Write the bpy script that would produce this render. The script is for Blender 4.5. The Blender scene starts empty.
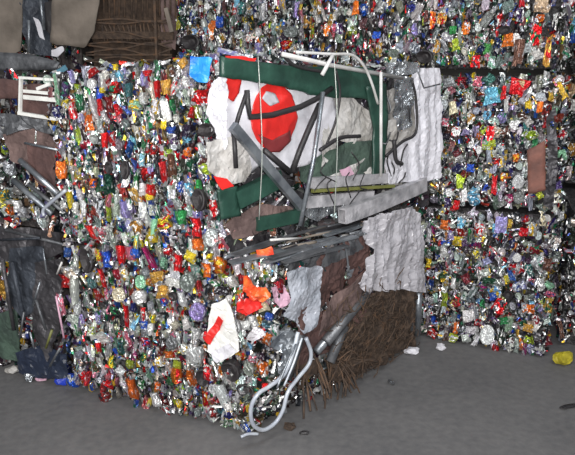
import bpy, bmesh, math, random
from mathutils import Vector, Matrix, noise

SC = bpy.context.scene
COL = SC.collection
R = random.Random(7)

# ------------------------------------------------------------------ camera
FPX = 616.0
CAM_H = 1.65
PITCH = math.atan((227.5 - 72) / FPX)
cam_d = bpy.data.cameras.new('camera')
cam = bpy.data.objects.new('camera', cam_d)
COL.objects.link(cam)
cam.location = (0, 0, CAM_H)
cam.rotation_euler = (math.pi / 2 - PITCH, 0, 0)
cam_d.sensor_fit = 'HORIZONTAL'
cam_d.sensor_width = 36.0
cam_d.lens = 36.0 * FPX / 575.0
cam_d.clip_start = 0.05
SC.camera = cam

# ------------------------------------------------------------------ light
SC.view_settings.view_transform = 'Standard'
SC.view_settings.look = 'None'
SC.view_settings.gamma = 1.0
SC.view_settings.use_curve_mapping = False
SC.view_settings.exposure = 0.1
world = bpy.data.worlds.new('hall_ambient')
SC.world = world
world.use_nodes = True
wb = world.node_tree.nodes['Background']
wb.inputs['Color'].default_value = (0.90, 0.93, 1.0, 1)
wb.inputs['Strength'].default_value = 0.17


def area(name, loc, target, sx, sy, watts, col):
    l = bpy.data.lights.new(name, 'AREA')
    l.shape = 'RECTANGLE'
    l.size, l.size_y, l.energy, l.color = sx, sy, watts, col
    o = bpy.data.objects.new(name, l)
    COL.objects.link(o)
    o.location = loc
    d = Vector(target) - Vector(loc)
    o.rotation_euler = d.to_track_quat('-Z', 'Y').to_euler()
    return o


area('daylight_from_hall_door', (-2.6, -3.4, 3.2), (-0.2, 3.0, 0.9), 3.2, 2.6, 250, (1.0, 0.98, 0.95))
area('roof_light_strip', (1.2, 1.0, 4.6), (0.3, 3.0, 0.5), 3.0, 0.5, 60, (0.93, 0.97, 1.0))
area('camera_flash', (0.06, -0.02, 1.74), (-0.1, 3.0, 1.1), 0.10, 0.06, 72, (1.0, 0.98, 0.96))

# ------------------------------------------------------------------ helpers
SP, CP = math.sin(PITCH), math.cos(PITCH)


def ray(px, py):
    u, v = (px - 287.5) / FPX, (227.5 - py) / FPX
    return Vector((u, v * SP + CP, v * CP - SP))


EYE = Vector((0, 0, CAM_H))


def s2l(c):
    return c / 12.92 if c <= 0.04045 else ((c + 0.055) / 1.055) ** 2.4


def rgb(r, g, b):
    return (s2l(r / 255), s2l(g / 255), s2l(b / 255), 1.0)


class Face:
    """A bale side: bottom-left, bottom-right, top-right, top-left seen from outside."""

    def __init__(s, bl, br, tr, tl):
        s.bl, s.br, s.tr, s.tl = [Vector(p) for p in (bl, br, tr, tl)]
        s.n = ((s.br - s.tl).cross(s.tr - s.bl)).normalized()
        s.c = (s.bl + s.br + s.tr + s.tl) / 4
        if s.n.dot(EYE - s.c) < 0 and False:
            s.n = -s.n
        s.x = (s.br - s.bl + s.tr - s.tl)
        s.x = (s.x - s.n * s.x.dot(s.n)).normalized()
        s.y = s.n.cross(s.x)
        s.w = ((s.br - s.bl).length + (s.tr - s.tl).length) / 2
        s.h = ((s.tl - s.bl).length + (s.tr - s.br).length) / 2

    def p(s, u, v, d=0.0):
        a = s.bl.lerp(s.br, u)
        b = s.tl.lerp(s.tr, u)
        return a.lerp(b, v) + s.n * d

    def at(s, px, py, d=0.0):
        """Point of this side (raised by d) that the photograph shows at a pixel."""
        r = ray(px, py)
        t = (s.c + s.n * d - EYE).dot(s.n) / r.dot(s.n)
        return EYE + r * t

    def px(s, px, py):
        """Metres per pixel there (along the two directions of the side)."""
        a = s.at(px, py)
        return (s.at(px + 1, py) - a).length, (s.at(px, py + 1) - a).length

    def frame(s, pos, ang=0.0, tx=0.0, ty=0.0):
        m = Matrix((s.x, s.y, s.n)).transposed().to_4x4()
        m.translation = pos
        return m @ Matrix.Rotation(ang, 4, 'Z') @ Matrix.Rotation(tx, 4, 'X') @ Matrix.Rotation(ty, 4, 'Y')


def empty(name, loc=(0, 0, 0)):
    o = bpy.data.objects.new(name, None)
    o.empty_display_size = 0.1
    o.location = loc
    COL.objects.link(o)
    return o


def tag(o, label=None, cat=None, group=None, kind=None):
    for k, v in (('label', label), ('category', cat), ('group', group), ('kind', kind)):
        if v:
            o[k] = v
    return o


def link(name, me, mat=None, parent=None):
    o = bpy.data.objects.new(name, me)
    COL.objects.link(o)
    if mat and not me.materials:
        me.materials.append(mat)
    if parent:
        o.parent = parent
        root = parent
        off = Vector(parent.location)
        if parent.parent:
            off = off + Vector(parent.parent.location)
        o.location = -off
    return o


def from_bm(name, bm, mat=None, parent=None, smooth=False):
    me = bpy.data.meshes.new(name)
    bmesh.ops.recalc_face_normals(bm, faces=bm.faces)
    bm.to_mesh(me)
    bm.free()
    if smooth:
        for p in me.polygons:
            p.use_smooth = True
    return link(name, me, mat, parent)


def catmull(pts, n=6):
    pts = [Vector(p) for p in pts]
    if len(pts) < 3:
        return pts
    out = []
    q = [pts[0] * 2 - pts[1]] + pts + [pts[-1] * 2 - pts[-2]]
    for i in range(1, len(q) - 2):
        a, b, c, d = q[i - 1:i + 3]
        for k in range(n):
            t = k / n
            out.append(0.5 * ((2 * b) + (c - a) * t + (2 * a - 5 * b + 4 * c - d) * t * t + (3 * b - a - 3 * c + d) * t ** 3))
    out.append(pts[-1])
    return out


def tube_into(bm, pts, r, sides=8, r2=None, flat=1.0):
    pts = [Vector(p) for p in pts]
    rings = []
    prev = None
    for i, p in enumerate(pts):
        t = (pts[min(i + 1, len(pts) - 1)] - pts[max(i - 1, 0)]).normalized()
        if prev is None:
            ref = Vector((0, 0, 1)) if abs(t.z) < 0.9 else Vector((1, 0, 0))
            a = t.cross(ref).normalized()
        else:
            a = (prev - t * prev.dot(t)).normalized()
        prev = a
        b = t.cross(a)
        rr = r if r2 is None else r + (r2 - r) * i / max(1, len(pts) - 1)
        rings.append([bm.verts.new(p + (a * math.cos(k * 2 * math.pi / sides) + b * math.sin(k * 2 * math.pi / sides) * flat) * rr) for k in range(sides)])
    for i in range(len(rings) - 1):
        for k in range(sides):
            bm.faces.new((rings[i][k], rings[i][(k + 1) % sides], rings[i + 1][(k + 1) % sides], rings[i + 1][k]))
    bm.faces.new(rings[0])
    bm.faces.new(rings[-1][::-1])


def tube(name, pts, r, mat, parent, curve=False, sides=8, r2=None, flat=1.0):
    bm = bmesh.new()
    tube_into(bm, catmull(pts) if curve else pts, r, sides, r2, flat)
    return from_bm(name, bm, mat, parent, smooth=True)


def bar(name, a, b, w, t, nrm, mat, parent, dent=0.0, open_end=False):
    """Rectangular bar / plank from a to b: width w in the side's plane, thickness t along nrm; slightly bent."""
    a, b = Vector(a), Vector(b)
    d = (b - a).normalized()
    s = d.cross(nrm).normalized()
    n = s.cross(d)
    bm = bmesh.new()
    rings = []
    N = 5
    for i in range(N + 1):
        f = i / N
        c = a.lerp(b, f) + s * dent * math.sin(f * math.pi) + n * dent * 0.6 * math.sin(f * 5)
        rings.append([bm.verts.new(c + s * x * w / 2 + n * y * t / 2) for x, y in ((-1, -1), (1, -1), (1, 1), (-1, 1))])
    for i in range(N):
        for k in range(4):
            bm.faces.new((rings[i][k], rings[i][(k + 1) % 4], rings[i + 1][(k + 1) % 4], rings[i + 1][k]))
    if open_end:
        # hollow channel: inset mouth at both ends
        for rg, sg in ((rings[0], 1), (rings[-1], -1)):
            c = sum((v.co for v in rg), Vector()) / 4
            inn = [bm.verts.new(c + (v.co - c) * 0.78) for v in rg]
            deep = [bm.verts.new(c + (v.co - c) * 0.78 + d * sg * 0.05) for v in rg]
            for k in range(4):
                bm.faces.new((rg[k], rg[(k + 1) % 4], inn[(k + 1) % 4], inn[k]))
                bm.faces.new((inn[k], inn[(k + 1) % 4], deep[(k + 1) % 4], deep[k]))
            bm.faces.new(deep)
    else:
        bm.faces.new(rings[0])
        bm.faces.new(rings[-1][::-1])
    return from_bm(name, bm, mat, parent)


def inside(poly, x, y):
    c = False
    j = len(poly) - 1
    for i in range(len(poly)):
        xi, yi = poly[i]
        xj, yj = poly[j]
        if (yi > y) != (yj > y) and x < (xj - xi) * (y - yi) / (yj - yi) + xi:
            c = not c
        j = i
    return c


def near_on(poly, x, y):
    best = None
    for i in range(len(poly)):
        ax, ay = poly[i]
        bx, by = poly[(i + 1) % len(poly)]
        dx, dy = bx - ax, by - ay
        L = dx * dx + dy * dy or 1e-9
        t = max(0, min(1, ((x - ax) * dx + (y - ay) * dy) / L))
        qx, qy = ax + dx * t, ay + dy * t
        dd = (qx - x) ** 2 + (qy - y) ** 2
        if best is None or dd < best[0]:
            best = (dd, qx, qy)
    return best[1], best[2]


def sheet(name, face, poly_px, mat, parent, d=0.03, amp=0.02, freq=9.0, cell=0.018, thick=0.003, seed=0.0, lift=None, ripple=None, smooth=True, rag=0.006, crisp=0.16):
    """A crumpled sheet with an outline on a bale side, real thickness, creased by noise.
    lift: list of (px, py, radius_m, height_m) bulges."""
    P = [face.at(px, py, d) for px, py in poly_px]
    o = face.at(*poly_px[0], d)
    poly = [((p - o).dot(face.x), (p - o).dot(face.y)) for p in P]
    if rag:
        out = []
        for k in range(len(poly)):
            ax, ay = poly[k]
            bx, by = poly[(k + 1) % len(poly)]
            L = math.hypot(bx - ax, by - ay)
            m_ = max(1, int(L / 0.03))
            for q in range(m_):
                f_ = q / m_
                e = rag * noise.noise(Vector((ax + (bx - ax) * f_, ay + (by - ay) * f_, seed)) * 40) * (0.4 if q == 0 else 1.4)
                out.append((ax + (bx - ax) * f_ - (by - ay) / L * e, ay + (by - ay) * f_ + (bx - ax) / L * e))
        poly = out
    fac = thick < 0.01 and smooth and crisp > 0
    if fac:
        cell = min(max(cell, 0.012), 0.017)
        smooth = False
    rs = random.Random(int(1000 * (poly[0][0] + poly[1][1] + d) + len(poly) + poly_px[0][0]))
    bulges = []
    for (bx, by, br, bh) in (lift or []):
        q = face.at(bx, by, d) - o
        bulges.append((q.dot(face.x), q.dot(face.y), br, bh))
    x0, x1 = min(q[0] for q in poly), max(q[0] for q in poly)
    y0, y1 = min(q[1] for q in poly), max(q[1] for q in poly)
    nx, ny = max(1, int((x1 - x0) / cell)), max(1, int((y1 - y0) / cell))
    bm = bmesh.new()
    vs = {}

    def hgt(x, y):
        w = o + face.x * x + face.y * y
        q = w * freq + Vector((seed * 3.7, 0, seed))
        if thick < 0.01:
            z = amp * (1.1 * noise.noise(q * 0.7) + 0.8 * (0.6 - 2.4 * abs(noise.noise(q * 0.8 + Vector((9, 4, 2))))) + 0.25 * noise.noise(q * 2.5))
        else:
            z = amp * (noise.noise(q) + 0.35 * noise.noise(q * 3.1))
        if ripple:
            z += ripple[1] * (0.5 - 2.2 * abs(noise.noise(Vector((x * ripple[0] * 0.35 + y * 2, y * 1.1, seed)))))
        for bx, by, br, bh in bulges:
            r2 = ((x - bx) ** 2 + (y - by) ** 2) / (br * br)
            z += bh * math.exp(-r2)
        return z

    def vert(i, j):
        if (i, j) not in vs:
            x, y = x0 + (x1 - x0) * i / nx, y0 + (y1 - y0) * j / ny
            vs[i, j] = [x, y]
        return (i, j)

    cells = []
    for i in range(nx):
        for j in range(ny):
            cx, cy = x0 + (x1 - x0) * (i + .5) / nx, y0 + (y1 - y0) * (j + .5) / ny
            if inside(poly, cx, cy):
                cells.append([vert(i, j), vert(i + 1, j), vert(i + 1, j + 1), vert(i, j + 1)])
    cnt = {}
    for c in cells:
        for k in range(4):
            e = frozenset((c[k], c[(k + 1) % 4]))
            cnt[e] = cnt.get(e, 0) + 1
    bound = set()
    for e, n in cnt.items():
        if n == 1:
            bound |= set(e)
    for k in bound:
        vs[k] = list(near_on(poly, *vs[k]))
    if fac:
        for k in vs:
            if k not in bound:
                vs[k][0] += rs.uniform(-.33, .33) * cell
                vs[k][1] += rs.uniform(-.33, .33) * cell
    top, bot = {}, {}
    for k, (x, y) in vs.items():
        z = hgt(x, y) + (rs.uniform(-1, 1) * crisp * amp if fac else 0)
        base = o + face.x * x + face.y * y
        top[k] = bm.verts.new(base + face.n * z)
        bot[k] = bm.verts.new(base + face.n * (z - thick))
    for c in cells:
        try:
            if fac:
                o_ = rs.randint(0, 1)
                c4 = c[o_:] + c[:o_]
                bm.faces.new([top[c4[k]] for k in (0, 1, 2)])
                bm.faces.new([top[c4[k]] for k in (0, 2, 3)])
            else:
                bm.faces.new([top[k] for k in c])
            bm.faces.new([bot[k] for k in reversed(c)])
        except ValueError:
            pass
    for c in cells:
        for k in range(4):
            a, b = c[k], c[(k + 1) % 4]
            if cnt[frozenset((a, b))] == 1:
                try:
                    bm.faces.new((top[a], bot[a], bot[b], top[b]))
                except ValueError:
                    pass
    return from_bm(name, bm, mat, parent, smooth=smooth)


# ------------------------------------------------------------------ materials
def base_mat(name):
    m = bpy.data.materials.new(name)
    m.use_nodes = True
    nt = m.node_tree
    return m, nt, nt.nodes['Principled BSDF']


def N(nt, kind, **kw):
    n = nt.nodes.new(kind)
    for k, v in kw.items():
        setattr(n, k, v)
    return n


def ramp(nt, stops, interp='LINEAR'):
    n = nt.nodes.new('ShaderNodeValToRGB')
    n.color_ramp.interpolation = interp
    el = n.color_ramp.elements
    el[0].position, el[0].color = stops[0]
    el[1].position, el[1].color = stops[-1]
    for p, c in stops[1:-1]:
        e = el.new(p)
        e.color = c
    return n


def noisy(name, c1, c2, scale=8.0, rough=0.6, metal=0.0, bump=0.2, c3=None, spec=0.5, detail=5.0, bscale=None):
    m, nt, b = base_mat(name)
    tc = N(nt, 'ShaderNodeTexCoord')
    nz = N(nt, 'ShaderNodeTexNoise')
    nz.inputs['Scale'].default_value = scale
    nz.inputs['Detail'].default_value = detail
    nt.links.new(tc.outputs['Object'], nz.inputs['Vector'])
    st = [(0.32, c1), (0.66, c2)] if c3 is None else [(0.3, c1), (0.5, c2), (0.7, c3)]
    rp = ramp(nt, st)
    nt.links.new(nz.outputs['Fac'], rp.inputs['Fac'])
    nt.links.new(rp.outputs['Color'], b.inputs['Base Color'])
    b.inputs['Roughness'].default_value = rough
    b.inputs['Metallic'].default_value = metal
    b.inputs['Specular IOR Level'].default_value = spec
    if bump:
        n2 = N(nt, 'ShaderNodeTexNoise')
        n2.inputs['Scale'].default_value = bscale or scale * 4
        n2.inputs['Detail'].default_value = 4
        nt.links.new(tc.outputs['Object'], n2.inputs['Vector'])
        bp = N(nt, 'ShaderNodeBump')
        bp.inputs['Strength'].default_value = bump
        bp.inputs['Distance'].default_value = 0.02
        nt.links.new(n2.outputs['Fac'], bp.inputs['Height'])
        nt.links.new(bp.outputs['Normal'], b.inputs['Normal'])
    return m


def can_mat(name, attr, plain=False):
    """Crushed printed aluminium: own colour, a second print colour in patches, bare metal where scuffed."""
    m, nt, b = base_mat(name)
    tc = N(nt, 'ShaderNodeTexCoord')
    if attr:
        at = N(nt, 'ShaderNodeAttribute', attribute_name='print_colour')
        col = at.outputs['Color']
        sp = N(nt, 'ShaderNodeSeparateColor')
        nt.links.new(at.outputs['Color'], sp.inputs['Color'])
        mul = N(nt, 'ShaderNodeMath', operation='MULTIPLY')
        nt.links.new(sp.outputs['Red'], mul.inputs[0])
        mul.inputs[1].default_value = 37.31
        fr = N(nt, 'ShaderNodeMath', operation='FRACT')
        nt.links.new(mul.outputs[0], fr.inputs[0])
        rnd = fr.outputs[0]
    else:
        oi = N(nt, 'ShaderNodeObjectInfo')
        col = oi.outputs['Color']
        rnd = oi.outputs['Random']
    if not plain:
        sc = N(nt, 'ShaderNodeVectorMath', operation='ADD')
        cv = N(nt, 'ShaderNodeCombineXYZ')
        m2 = N(nt, 'ShaderNodeMath', operation='MULTIPLY')
        m2.inputs[1].default_value = 61.0
        nt.links.new(rnd, m2.inputs[0])
        nt.links.new(m2.outputs[0], cv.inputs['X'])
        nt.links.new(m2.outputs[0], cv.inputs['Z'])
        nt.links.new(tc.outputs['Object'], sc.inputs[0])
        nt.links.new(cv.outputs[0], sc.inputs[1])
        n1 = N(nt, 'ShaderNodeTexNoise')
        n1.inputs['Scale'].default_value = 2.6 if not attr else 26.0
        n1.inputs['Detail'].default_value = 1.5
        nt.links.new(sc.outputs[0], n1.inputs['Vector'])
        r1 = ramp(nt, [(0.0, (0, 0, 0, 1)), (0.55, (0, 0, 0, 1)), (0.57, (1, 1, 1, 1)), (1.0, (1, 1, 1, 1))])
        nt.links.new(n1.outputs['Fac'], r1.inputs['Fac'])
        second = ramp(nt, [(0.0, rgb(235, 235, 232)), (0.3, rgb(205, 208, 214)), (0.48, rgb(60, 62, 70)), (0.6, rgb(190, 30, 38)),
                           (0.7, rgb(225, 185, 60)), (0.78, rgb(40, 110, 80)), (0.86, rgb(60, 80, 150)), (0.92, rgb(240, 240, 240))], 'CONSTANT')
        nt.links.new(rnd, second.inputs['Fac'])
        mx = N(nt, 'ShaderNodeMix', data_type='RGBA')
        nt.links.new(r1.outputs['Color'], mx.inputs['Factor'])
        nt.links.new(col, mx.inputs['A'])
        nt.links.new(second.outputs['Color'], mx.inputs['B'])
        # scuffed bare aluminium
        n2 = N(nt, 'ShaderNodeTexNoise')
        n2.inputs['Scale'].default_value = 2.4 if not attr else 30.0
        n2.inputs['Detail'].default_value = 3.0
        off = N(nt, 'ShaderNodeVectorMath', operation='ADD')
        off.inputs[1].default_value = (7.3, 2.2, 5.1)
        nt.links.new(sc.outputs[0], off.inputs[0])
        nt.links.new(off.outputs[0], n2.inputs['Vector'])
        r2 = ramp(nt, [(0.0, (0, 0, 0, 1)), (0.58, (0, 0, 0, 1)), (0.63, (1, 1, 1, 1)), (1.0, (1, 1, 1, 1))])
        nt.links.new(n2.outputs['Fac'], r2.inputs['Fac'])
        mx2 = N(nt, 'ShaderNodeMix', data_type='RGBA')
        nt.links.new(r2.outputs['Color'], mx2.inputs['Factor'])
        nt.links.new(mx.outputs['Result'], mx2.inputs['A'])
        mx2.inputs['B'].default_value = rgb(208, 210, 214)
        nt.links.new(mx2.outputs['Result'], b.inputs['Base Color'])
        mr = N(nt, 'ShaderNodeMapRange')
        mr.inputs['To Min'].default_value = 0.68
        mr.inputs['To Max'].default_value = 0.95
        nt.links.new(r2.outputs['Color'], mr.inputs['Value'])
        nt.links.new(mr.outputs['Result'], b.inputs['Metallic'])
    else:
        n1 = N(nt, 'ShaderNodeTexNoise')
        n1.inputs['Scale'].default_value = 3.2
        n1.inputs['Detail'].default_value = 2.0
        nt.links.new(tc.outputs['Object'], n1.inputs['Vector'])
        r1 = ramp(nt, [(0.0, (0, 0, 0, 1)), (0.57, (0, 0, 0, 1)), (0.66, (0.55, 0.55, 0.55, 1)), (1.0, (0.7, 0.7, 0.7, 1))])
        nt.links.new(n1.outputs['Fac'], r1.inputs['Fac'])
        mx = N(nt, 'ShaderNodeMix', data_type='RGBA')
        nt.links.new(r1.outputs['Color'], mx.inputs['Factor'])
        nt.links.new(col, mx.inputs['A'])
        mx.inputs['B'].default_value = rgb(196, 198, 202)
        nt.links.new(mx.outputs['Result'], b.inputs['Base Color'])
        b.inputs['Metallic'].default_value = 0.5
    b.inputs['Roughness'].default_value = 0.3
    n3 = N(nt, 'ShaderNodeTexNoise')
    n3.inputs['Scale'].default_value = 5.0 if not attr else 70.0
    nt.links.new(tc.outputs['Object'], n3.inputs['Vector'])
    bp = N(nt, 'ShaderNodeBump')
    bp.inputs['Strength'].default_value = 0.4
    bp.inputs['Distance'].default_value = 0.1 if not attr else 0.01
    nt.links.new(n3.outputs['Fac'], bp.inputs['Height'])
    nt.links.new(bp.outputs['Normal'], b.inputs['Normal'])
    return m


M_CAN = can_mat('printed_can', False)
M_CANP = can_mat('plain_can', False, plain=True)
M_CHIP = can_mat('can_scraps', True)
M_CORE = noisy('pressed_can_core', rgb(38, 36, 38), rgb(105, 103, 104), 60, 0.45, 0.5, 0.8)
M_FLOOR = None


def solid(name, c, rough=0.5, metal=0.0, var=0.12, scale=14, bump=0.15):
    c1 = tuple(x * (1 - var) for x in c[:3]) + (1,)
    c2 = tuple(min(1, x * (1 + var)) for x in c[:3]) + (1,)
    return noisy(name, c1, c2, scale, rough, metal, bump)


MAT = dict(
    white_film=solid('white_plastic_film', rgb(214, 213, 220), 0.35),
    grey_film=solid('greyish_plastic_film', rgb(178, 176, 182), 0.35),
    dirty_white=noisy('dirty_white_cloth', rgb(150, 146, 140), rgb(200, 198, 196), 9, 0.7, 0, 0.3),
    red=solid('red_print', rgb(214, 44, 40), 0.4),
    darkred=solid('shaded_red_print', rgb(120, 44, 46), 0.5),
    green=noisy('dark_green_paint', rgb(32, 58, 50), rgb(46, 80, 68), 10, 0.4, 0, 0.2),
    greencloth=noisy('dark_green_cloth', rgb(52, 66, 60), rgb(72, 92, 80), 10, 0.8, 0, 0.3),
    black=solid('black_band', rgb(44, 42, 44), 0.5),
    galv=noisy('galvanised_steel', rgb(120, 126, 134), rgb(178, 184, 190), 12, 0.38, 0.75, 0.15),
    dullsteel=noisy('dull_steel', rgb(86, 88, 92), rgb(130, 132, 136), 10, 0.5, 0.6, 0.25),
    whitepaint=noisy('white_painted_metal', rgb(176, 175, 172), rgb(216, 215, 214), 10, 0.35, 0, 0.1),
    plank=noisy('whitish_plank', rgb(130, 130, 134), rgb(190, 188, 192), 14, 0.5, 0.1, 0.3),
    yellowgreen=solid('yellow_green_strip', rgb(112, 114, 62), 0.5),
    darkscrap=noisy('dark_flat_scrap', rgb(52, 50, 54), rgb(98, 96, 100), 9, 0.45, 0.5, 0.4),
    bluegrey=noisy('blue_grey_scrap', rgb(44, 48, 56), rgb(78, 84, 94), 9, 0.55, 0.3, 0.4),
    brown=noisy('brown_cloth', rgb(84, 68, 66), rgb(118, 98, 94), 10, 0.85, 0, 0.4),
    maroon=noisy('dull_maroon_cloth', rgb(74, 55, 54), rgb(100, 74, 70), 10, 0.85, 0, 0.4),
    card=noisy('dusty_brown_board', rgb(100, 92, 84), rgb(134, 124, 114), 6, 0.9, 0, 0.3),
    rust=noisy('rusty_wire', rgb(50, 41, 37), rgb(84, 69, 58), 20, 0.85, 0.1, 0.4, c3=rgb(104, 78, 58)),
    rustdark=noisy('rusty_tangle', rgb(54, 44, 38), rgb(88, 72, 60), 30, 0.9, 0.1, 0.6),
    cable=noisy('light_grey_hose', rgb(164, 170, 182), rgb(202, 208, 216), 10, 0.35, 0.1, 0.1),
    bluebag=noisy('bright_blue_bag', rgb(20, 100, 205), rgb(60, 170, 245), 9, 0.35, 0, 0.3),
    darkbluebag=solid('dark_blue_bag', rgb(38, 46, 64), 0.35),
    blue=solid('deep_blue_film', rgb(40, 66, 190), 0.35),
    yellow=noisy('yellow_film', rgb(150, 138, 40), rgb(214, 200, 60), 14, 0.4),
    pink=solid('pale_pink_film', rgb(206, 166, 186), 0.4),
    cream=solid('cream_carton', rgb(226, 226, 222), 0.5),
    orange=noisy('orange_red_packet', rgb(210, 40, 34), rgb(240, 120, 60), 16, 0.35, 0, 0.3),
    wire=solid('baling_wire', rgb(178, 184, 178), 0.4, 0.3),
    redbrown=noisy('red_brown_board', rgb(94, 64, 58), rgb(134, 88, 76), 12, 0.7),
    mint=solid('mint_strip', rgb(150, 205, 170), 0.5),
    palefilm=noisy('pale_bluish_film', rgb(142, 148, 158), rgb(184, 188, 198), 10, 0.3, 0, 0.2),
    silverfoil=noisy('crumpled_foil', rgb(120, 126, 132), rgb(214, 218, 222), 18, 0.25, 0.8, 0.5),
    wallpaint=noisy('dark_wall', rgb(70, 66, 62), rgb(92, 88, 82), 2, 0.9, 0, 0.2),  # dark grey-brown wall tone, varied by noise
)

# concrete floor
mf, nt, b = base_mat('worn_concrete')
tc = N(nt, 'ShaderNodeTexCoord')
na = N(nt, 'ShaderNodeTexNoise')
na.inputs['Scale'].default_value = 1.6
na.inputs['Detail'].default_value = 8
nb = N(nt, 'ShaderNodeTexNoise')
nb.inputs['Scale'].default_value = 26
nb.inputs['Detail'].default_value = 6
nt.links.new(tc.outputs['Object'], na.inputs['Vector'])
nt.links.new(tc.outputs['Object'], nb.inputs['Vector'])
ra = ramp(nt, [(0.3, rgb(88, 88, 90)), (0.7, rgb(113, 112, 112))])
rb = ramp(nt, [(0.3, rgb(82, 82, 84)), (0.7, rgb(121, 119, 118))])
nt.links.new(na.outputs['Fac'], ra.inputs['Fac'])
nt.links.new(nb.outputs['Fac'], rb.inputs['Fac'])
mx = N(nt, 'ShaderNodeMix', data_type='RGBA')
mx.inputs['Factor'].default_value = 0.35
nt.links.new(ra.outputs['Color'], mx.inputs['A'])
nt.links.new(rb.outputs['Color'], mx.inputs['B'])
nt.links.new(mx.outputs['Result'], b.inputs['Base Color'])
b.inputs['Roughness'].default_value = 0.75
bp = N(nt, 'ShaderNodeBump')
bp.inputs['Strength'].default_value = 0.25
bp.inputs['Distance'].default_value = 0.01
nt.links.new(nb.outputs['Fac'], bp.inputs['Height'])
nt.links.new(bp.outputs['Normal'], b.inputs['Normal'])

# ------------------------------------------------------------------ setting
bm = bmesh.new()
bmesh.ops.create_grid(bm, x_segments=40, y_segments=40, size=6)
for v in bm.verts:
    v.co.z = 0.004 * noise.noise(v.co * 1.3) - 0.004
    v.co.y += 1.5
tag(from_bm('floor', bm, mf, smooth=True), 'worn dark grey concrete floor of the hall', 'floor', kind='structure')
bm = bmesh.new()
bmesh.ops.create_cube(bm, size=1)
for v in bm.verts:
    v.co = Vector((v.co.x * 12, 6.2 + v.co.y * 0.2, (v.co.z + 0.5) * 4.5 - 0.01))
tag(from_bm('wall_back', bm, MAT['wallpaint']), 'dark hall wall behind the stacked bales', 'wall', kind='structure')

# ------------------------------------------------------------------ crushed cans
PAL = dict(
    silver=(192, 197, 198), grey=(132, 136, 134), white=(238, 238, 238), red=(208, 32, 38), darkred=(130, 40, 44), pink=(220, 120, 140),
    magenta=(170, 40, 110), orange=(232, 120, 44), gold=(196, 150, 70), yellow=(232, 206, 56), lime=(170, 190, 60), green=(52, 140, 80),
    dgreen=(30, 74, 58), mint=(150, 200, 170), teal=(60, 110, 110), lblue=(120, 190, 222), blue=(44, 90, 190), navy=(44, 50, 110),
    lilac=(160, 150, 205), purple=(84, 60, 110), brown=(110, 78, 64), dark=(52, 48, 52), cream=(226, 216, 186), tan=(206, 182, 146))
WEIGHTS = dict(silver=30, grey=12, white=18, red=8, darkred=3, pink=3, magenta=1, orange=3, gold=4, yellow=3.5, lime=2.5, green=4,
               dgreen=4, mint=3, teal=2, lblue=4, blue=4, navy=2.5, lilac=4, purple=2, brown=4, dark=15, cream=3)


def pick(rr, w=WEIGHTS):
    t = rr.random() * sum(w.values())
    for k, v in w.items():
        t -= v
        if t <= 0:
            return k
    return 'silver'


def jit(rr, c, a=22):
    f = rr.uniform(0.82, 1.1)
    g = sum(c) / 3
    k = rr.uniform(0.0, 0.35) if a > 10 else 0.0
    return rgb(*[max(4, min(250, (x * (1 - k) + g * k) * f + rr.uniform(-a, a) * 0.5)) for x in c])


def mesh_crumple(seed, nx, ny, amp, fold):
    """Flattened can wall, 1 x 1 in size: sharp lengthwise creases, torn outline, curled edges and real depth."""
    rr = random.Random(seed)
    bm = bmesh.new()
    g = []
    col_z = [fold * (1 if i % 2 else -1) * rr.uniform(0.5, 1.3) for i in range(nx + 1)]
    bow = rr.uniform(-0.12, 0.12)
    for j in range(ny + 1):
        row = []
        shift = rr.uniform(-0.1, 0.1)
        wid = rr.uniform(0.72, 1.12)
        for i in range(nx + 1):
            x, y = i / nx - 0.5, j / ny - 0.5
            z = rr.uniform(-amp, amp) + col_z[i] * rr.uniform(0.4, 1.2)
            z -= 0.25 * (2 * abs(y)) ** 3 * rr.uniform(0.2, 1.0)
            sx = x * wid + shift + bow * (1 - 4 * y * y) + rr.uniform(-0.05, 0.05)
            sy = y * rr.uniform(0.86, 1.12) + rr.uniform(-0.05, 0.05)
            row.append(bm.verts.new((sx, sy, z)))
        g.append(row)
    for j in range(ny):
        for i in range(nx):
            if rr.random() < 0.5:
                bm.faces.new((g[j][i], g[j][i + 1], g[j + 1][i + 1]))
                bm.faces.new((g[j][i], g[j + 1][i + 1], g[j + 1][i]))
            else:
                bm.faces.new((g[j][i], g[j][i + 1], g[j + 1][i]))
                bm.faces.new((g[j][i + 1], g[j + 1][i + 1], g[j + 1][i]))
    ring = [g[0][i] for i in range(nx + 1)] + [g[j][nx] for j in range(1, ny + 1)] + [g[ny][i] for i in range(nx - 1, -1, -1)] + [g[j][0] for j in range(ny - 1, 0, -1)]
    low = [bm.verts.new((v.co.x * 0.9, v.co.y * 0.92, -0.5)) for v in ring]
    for k in range(len(ring)):
        bm.faces.new((ring[k], low[k], low[(k + 1) % len(ring)], ring[(k + 1) % len(ring)]))
    bm.faces.new(low)
    bmesh.ops.recalc_face_normals(bm, faces=bm.faces)
    me = bpy.data.meshes.new('crushed_can')
    bm.to_mesh(me)
    bm.free()
    me.materials.append(M_CAN)
    return me


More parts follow.
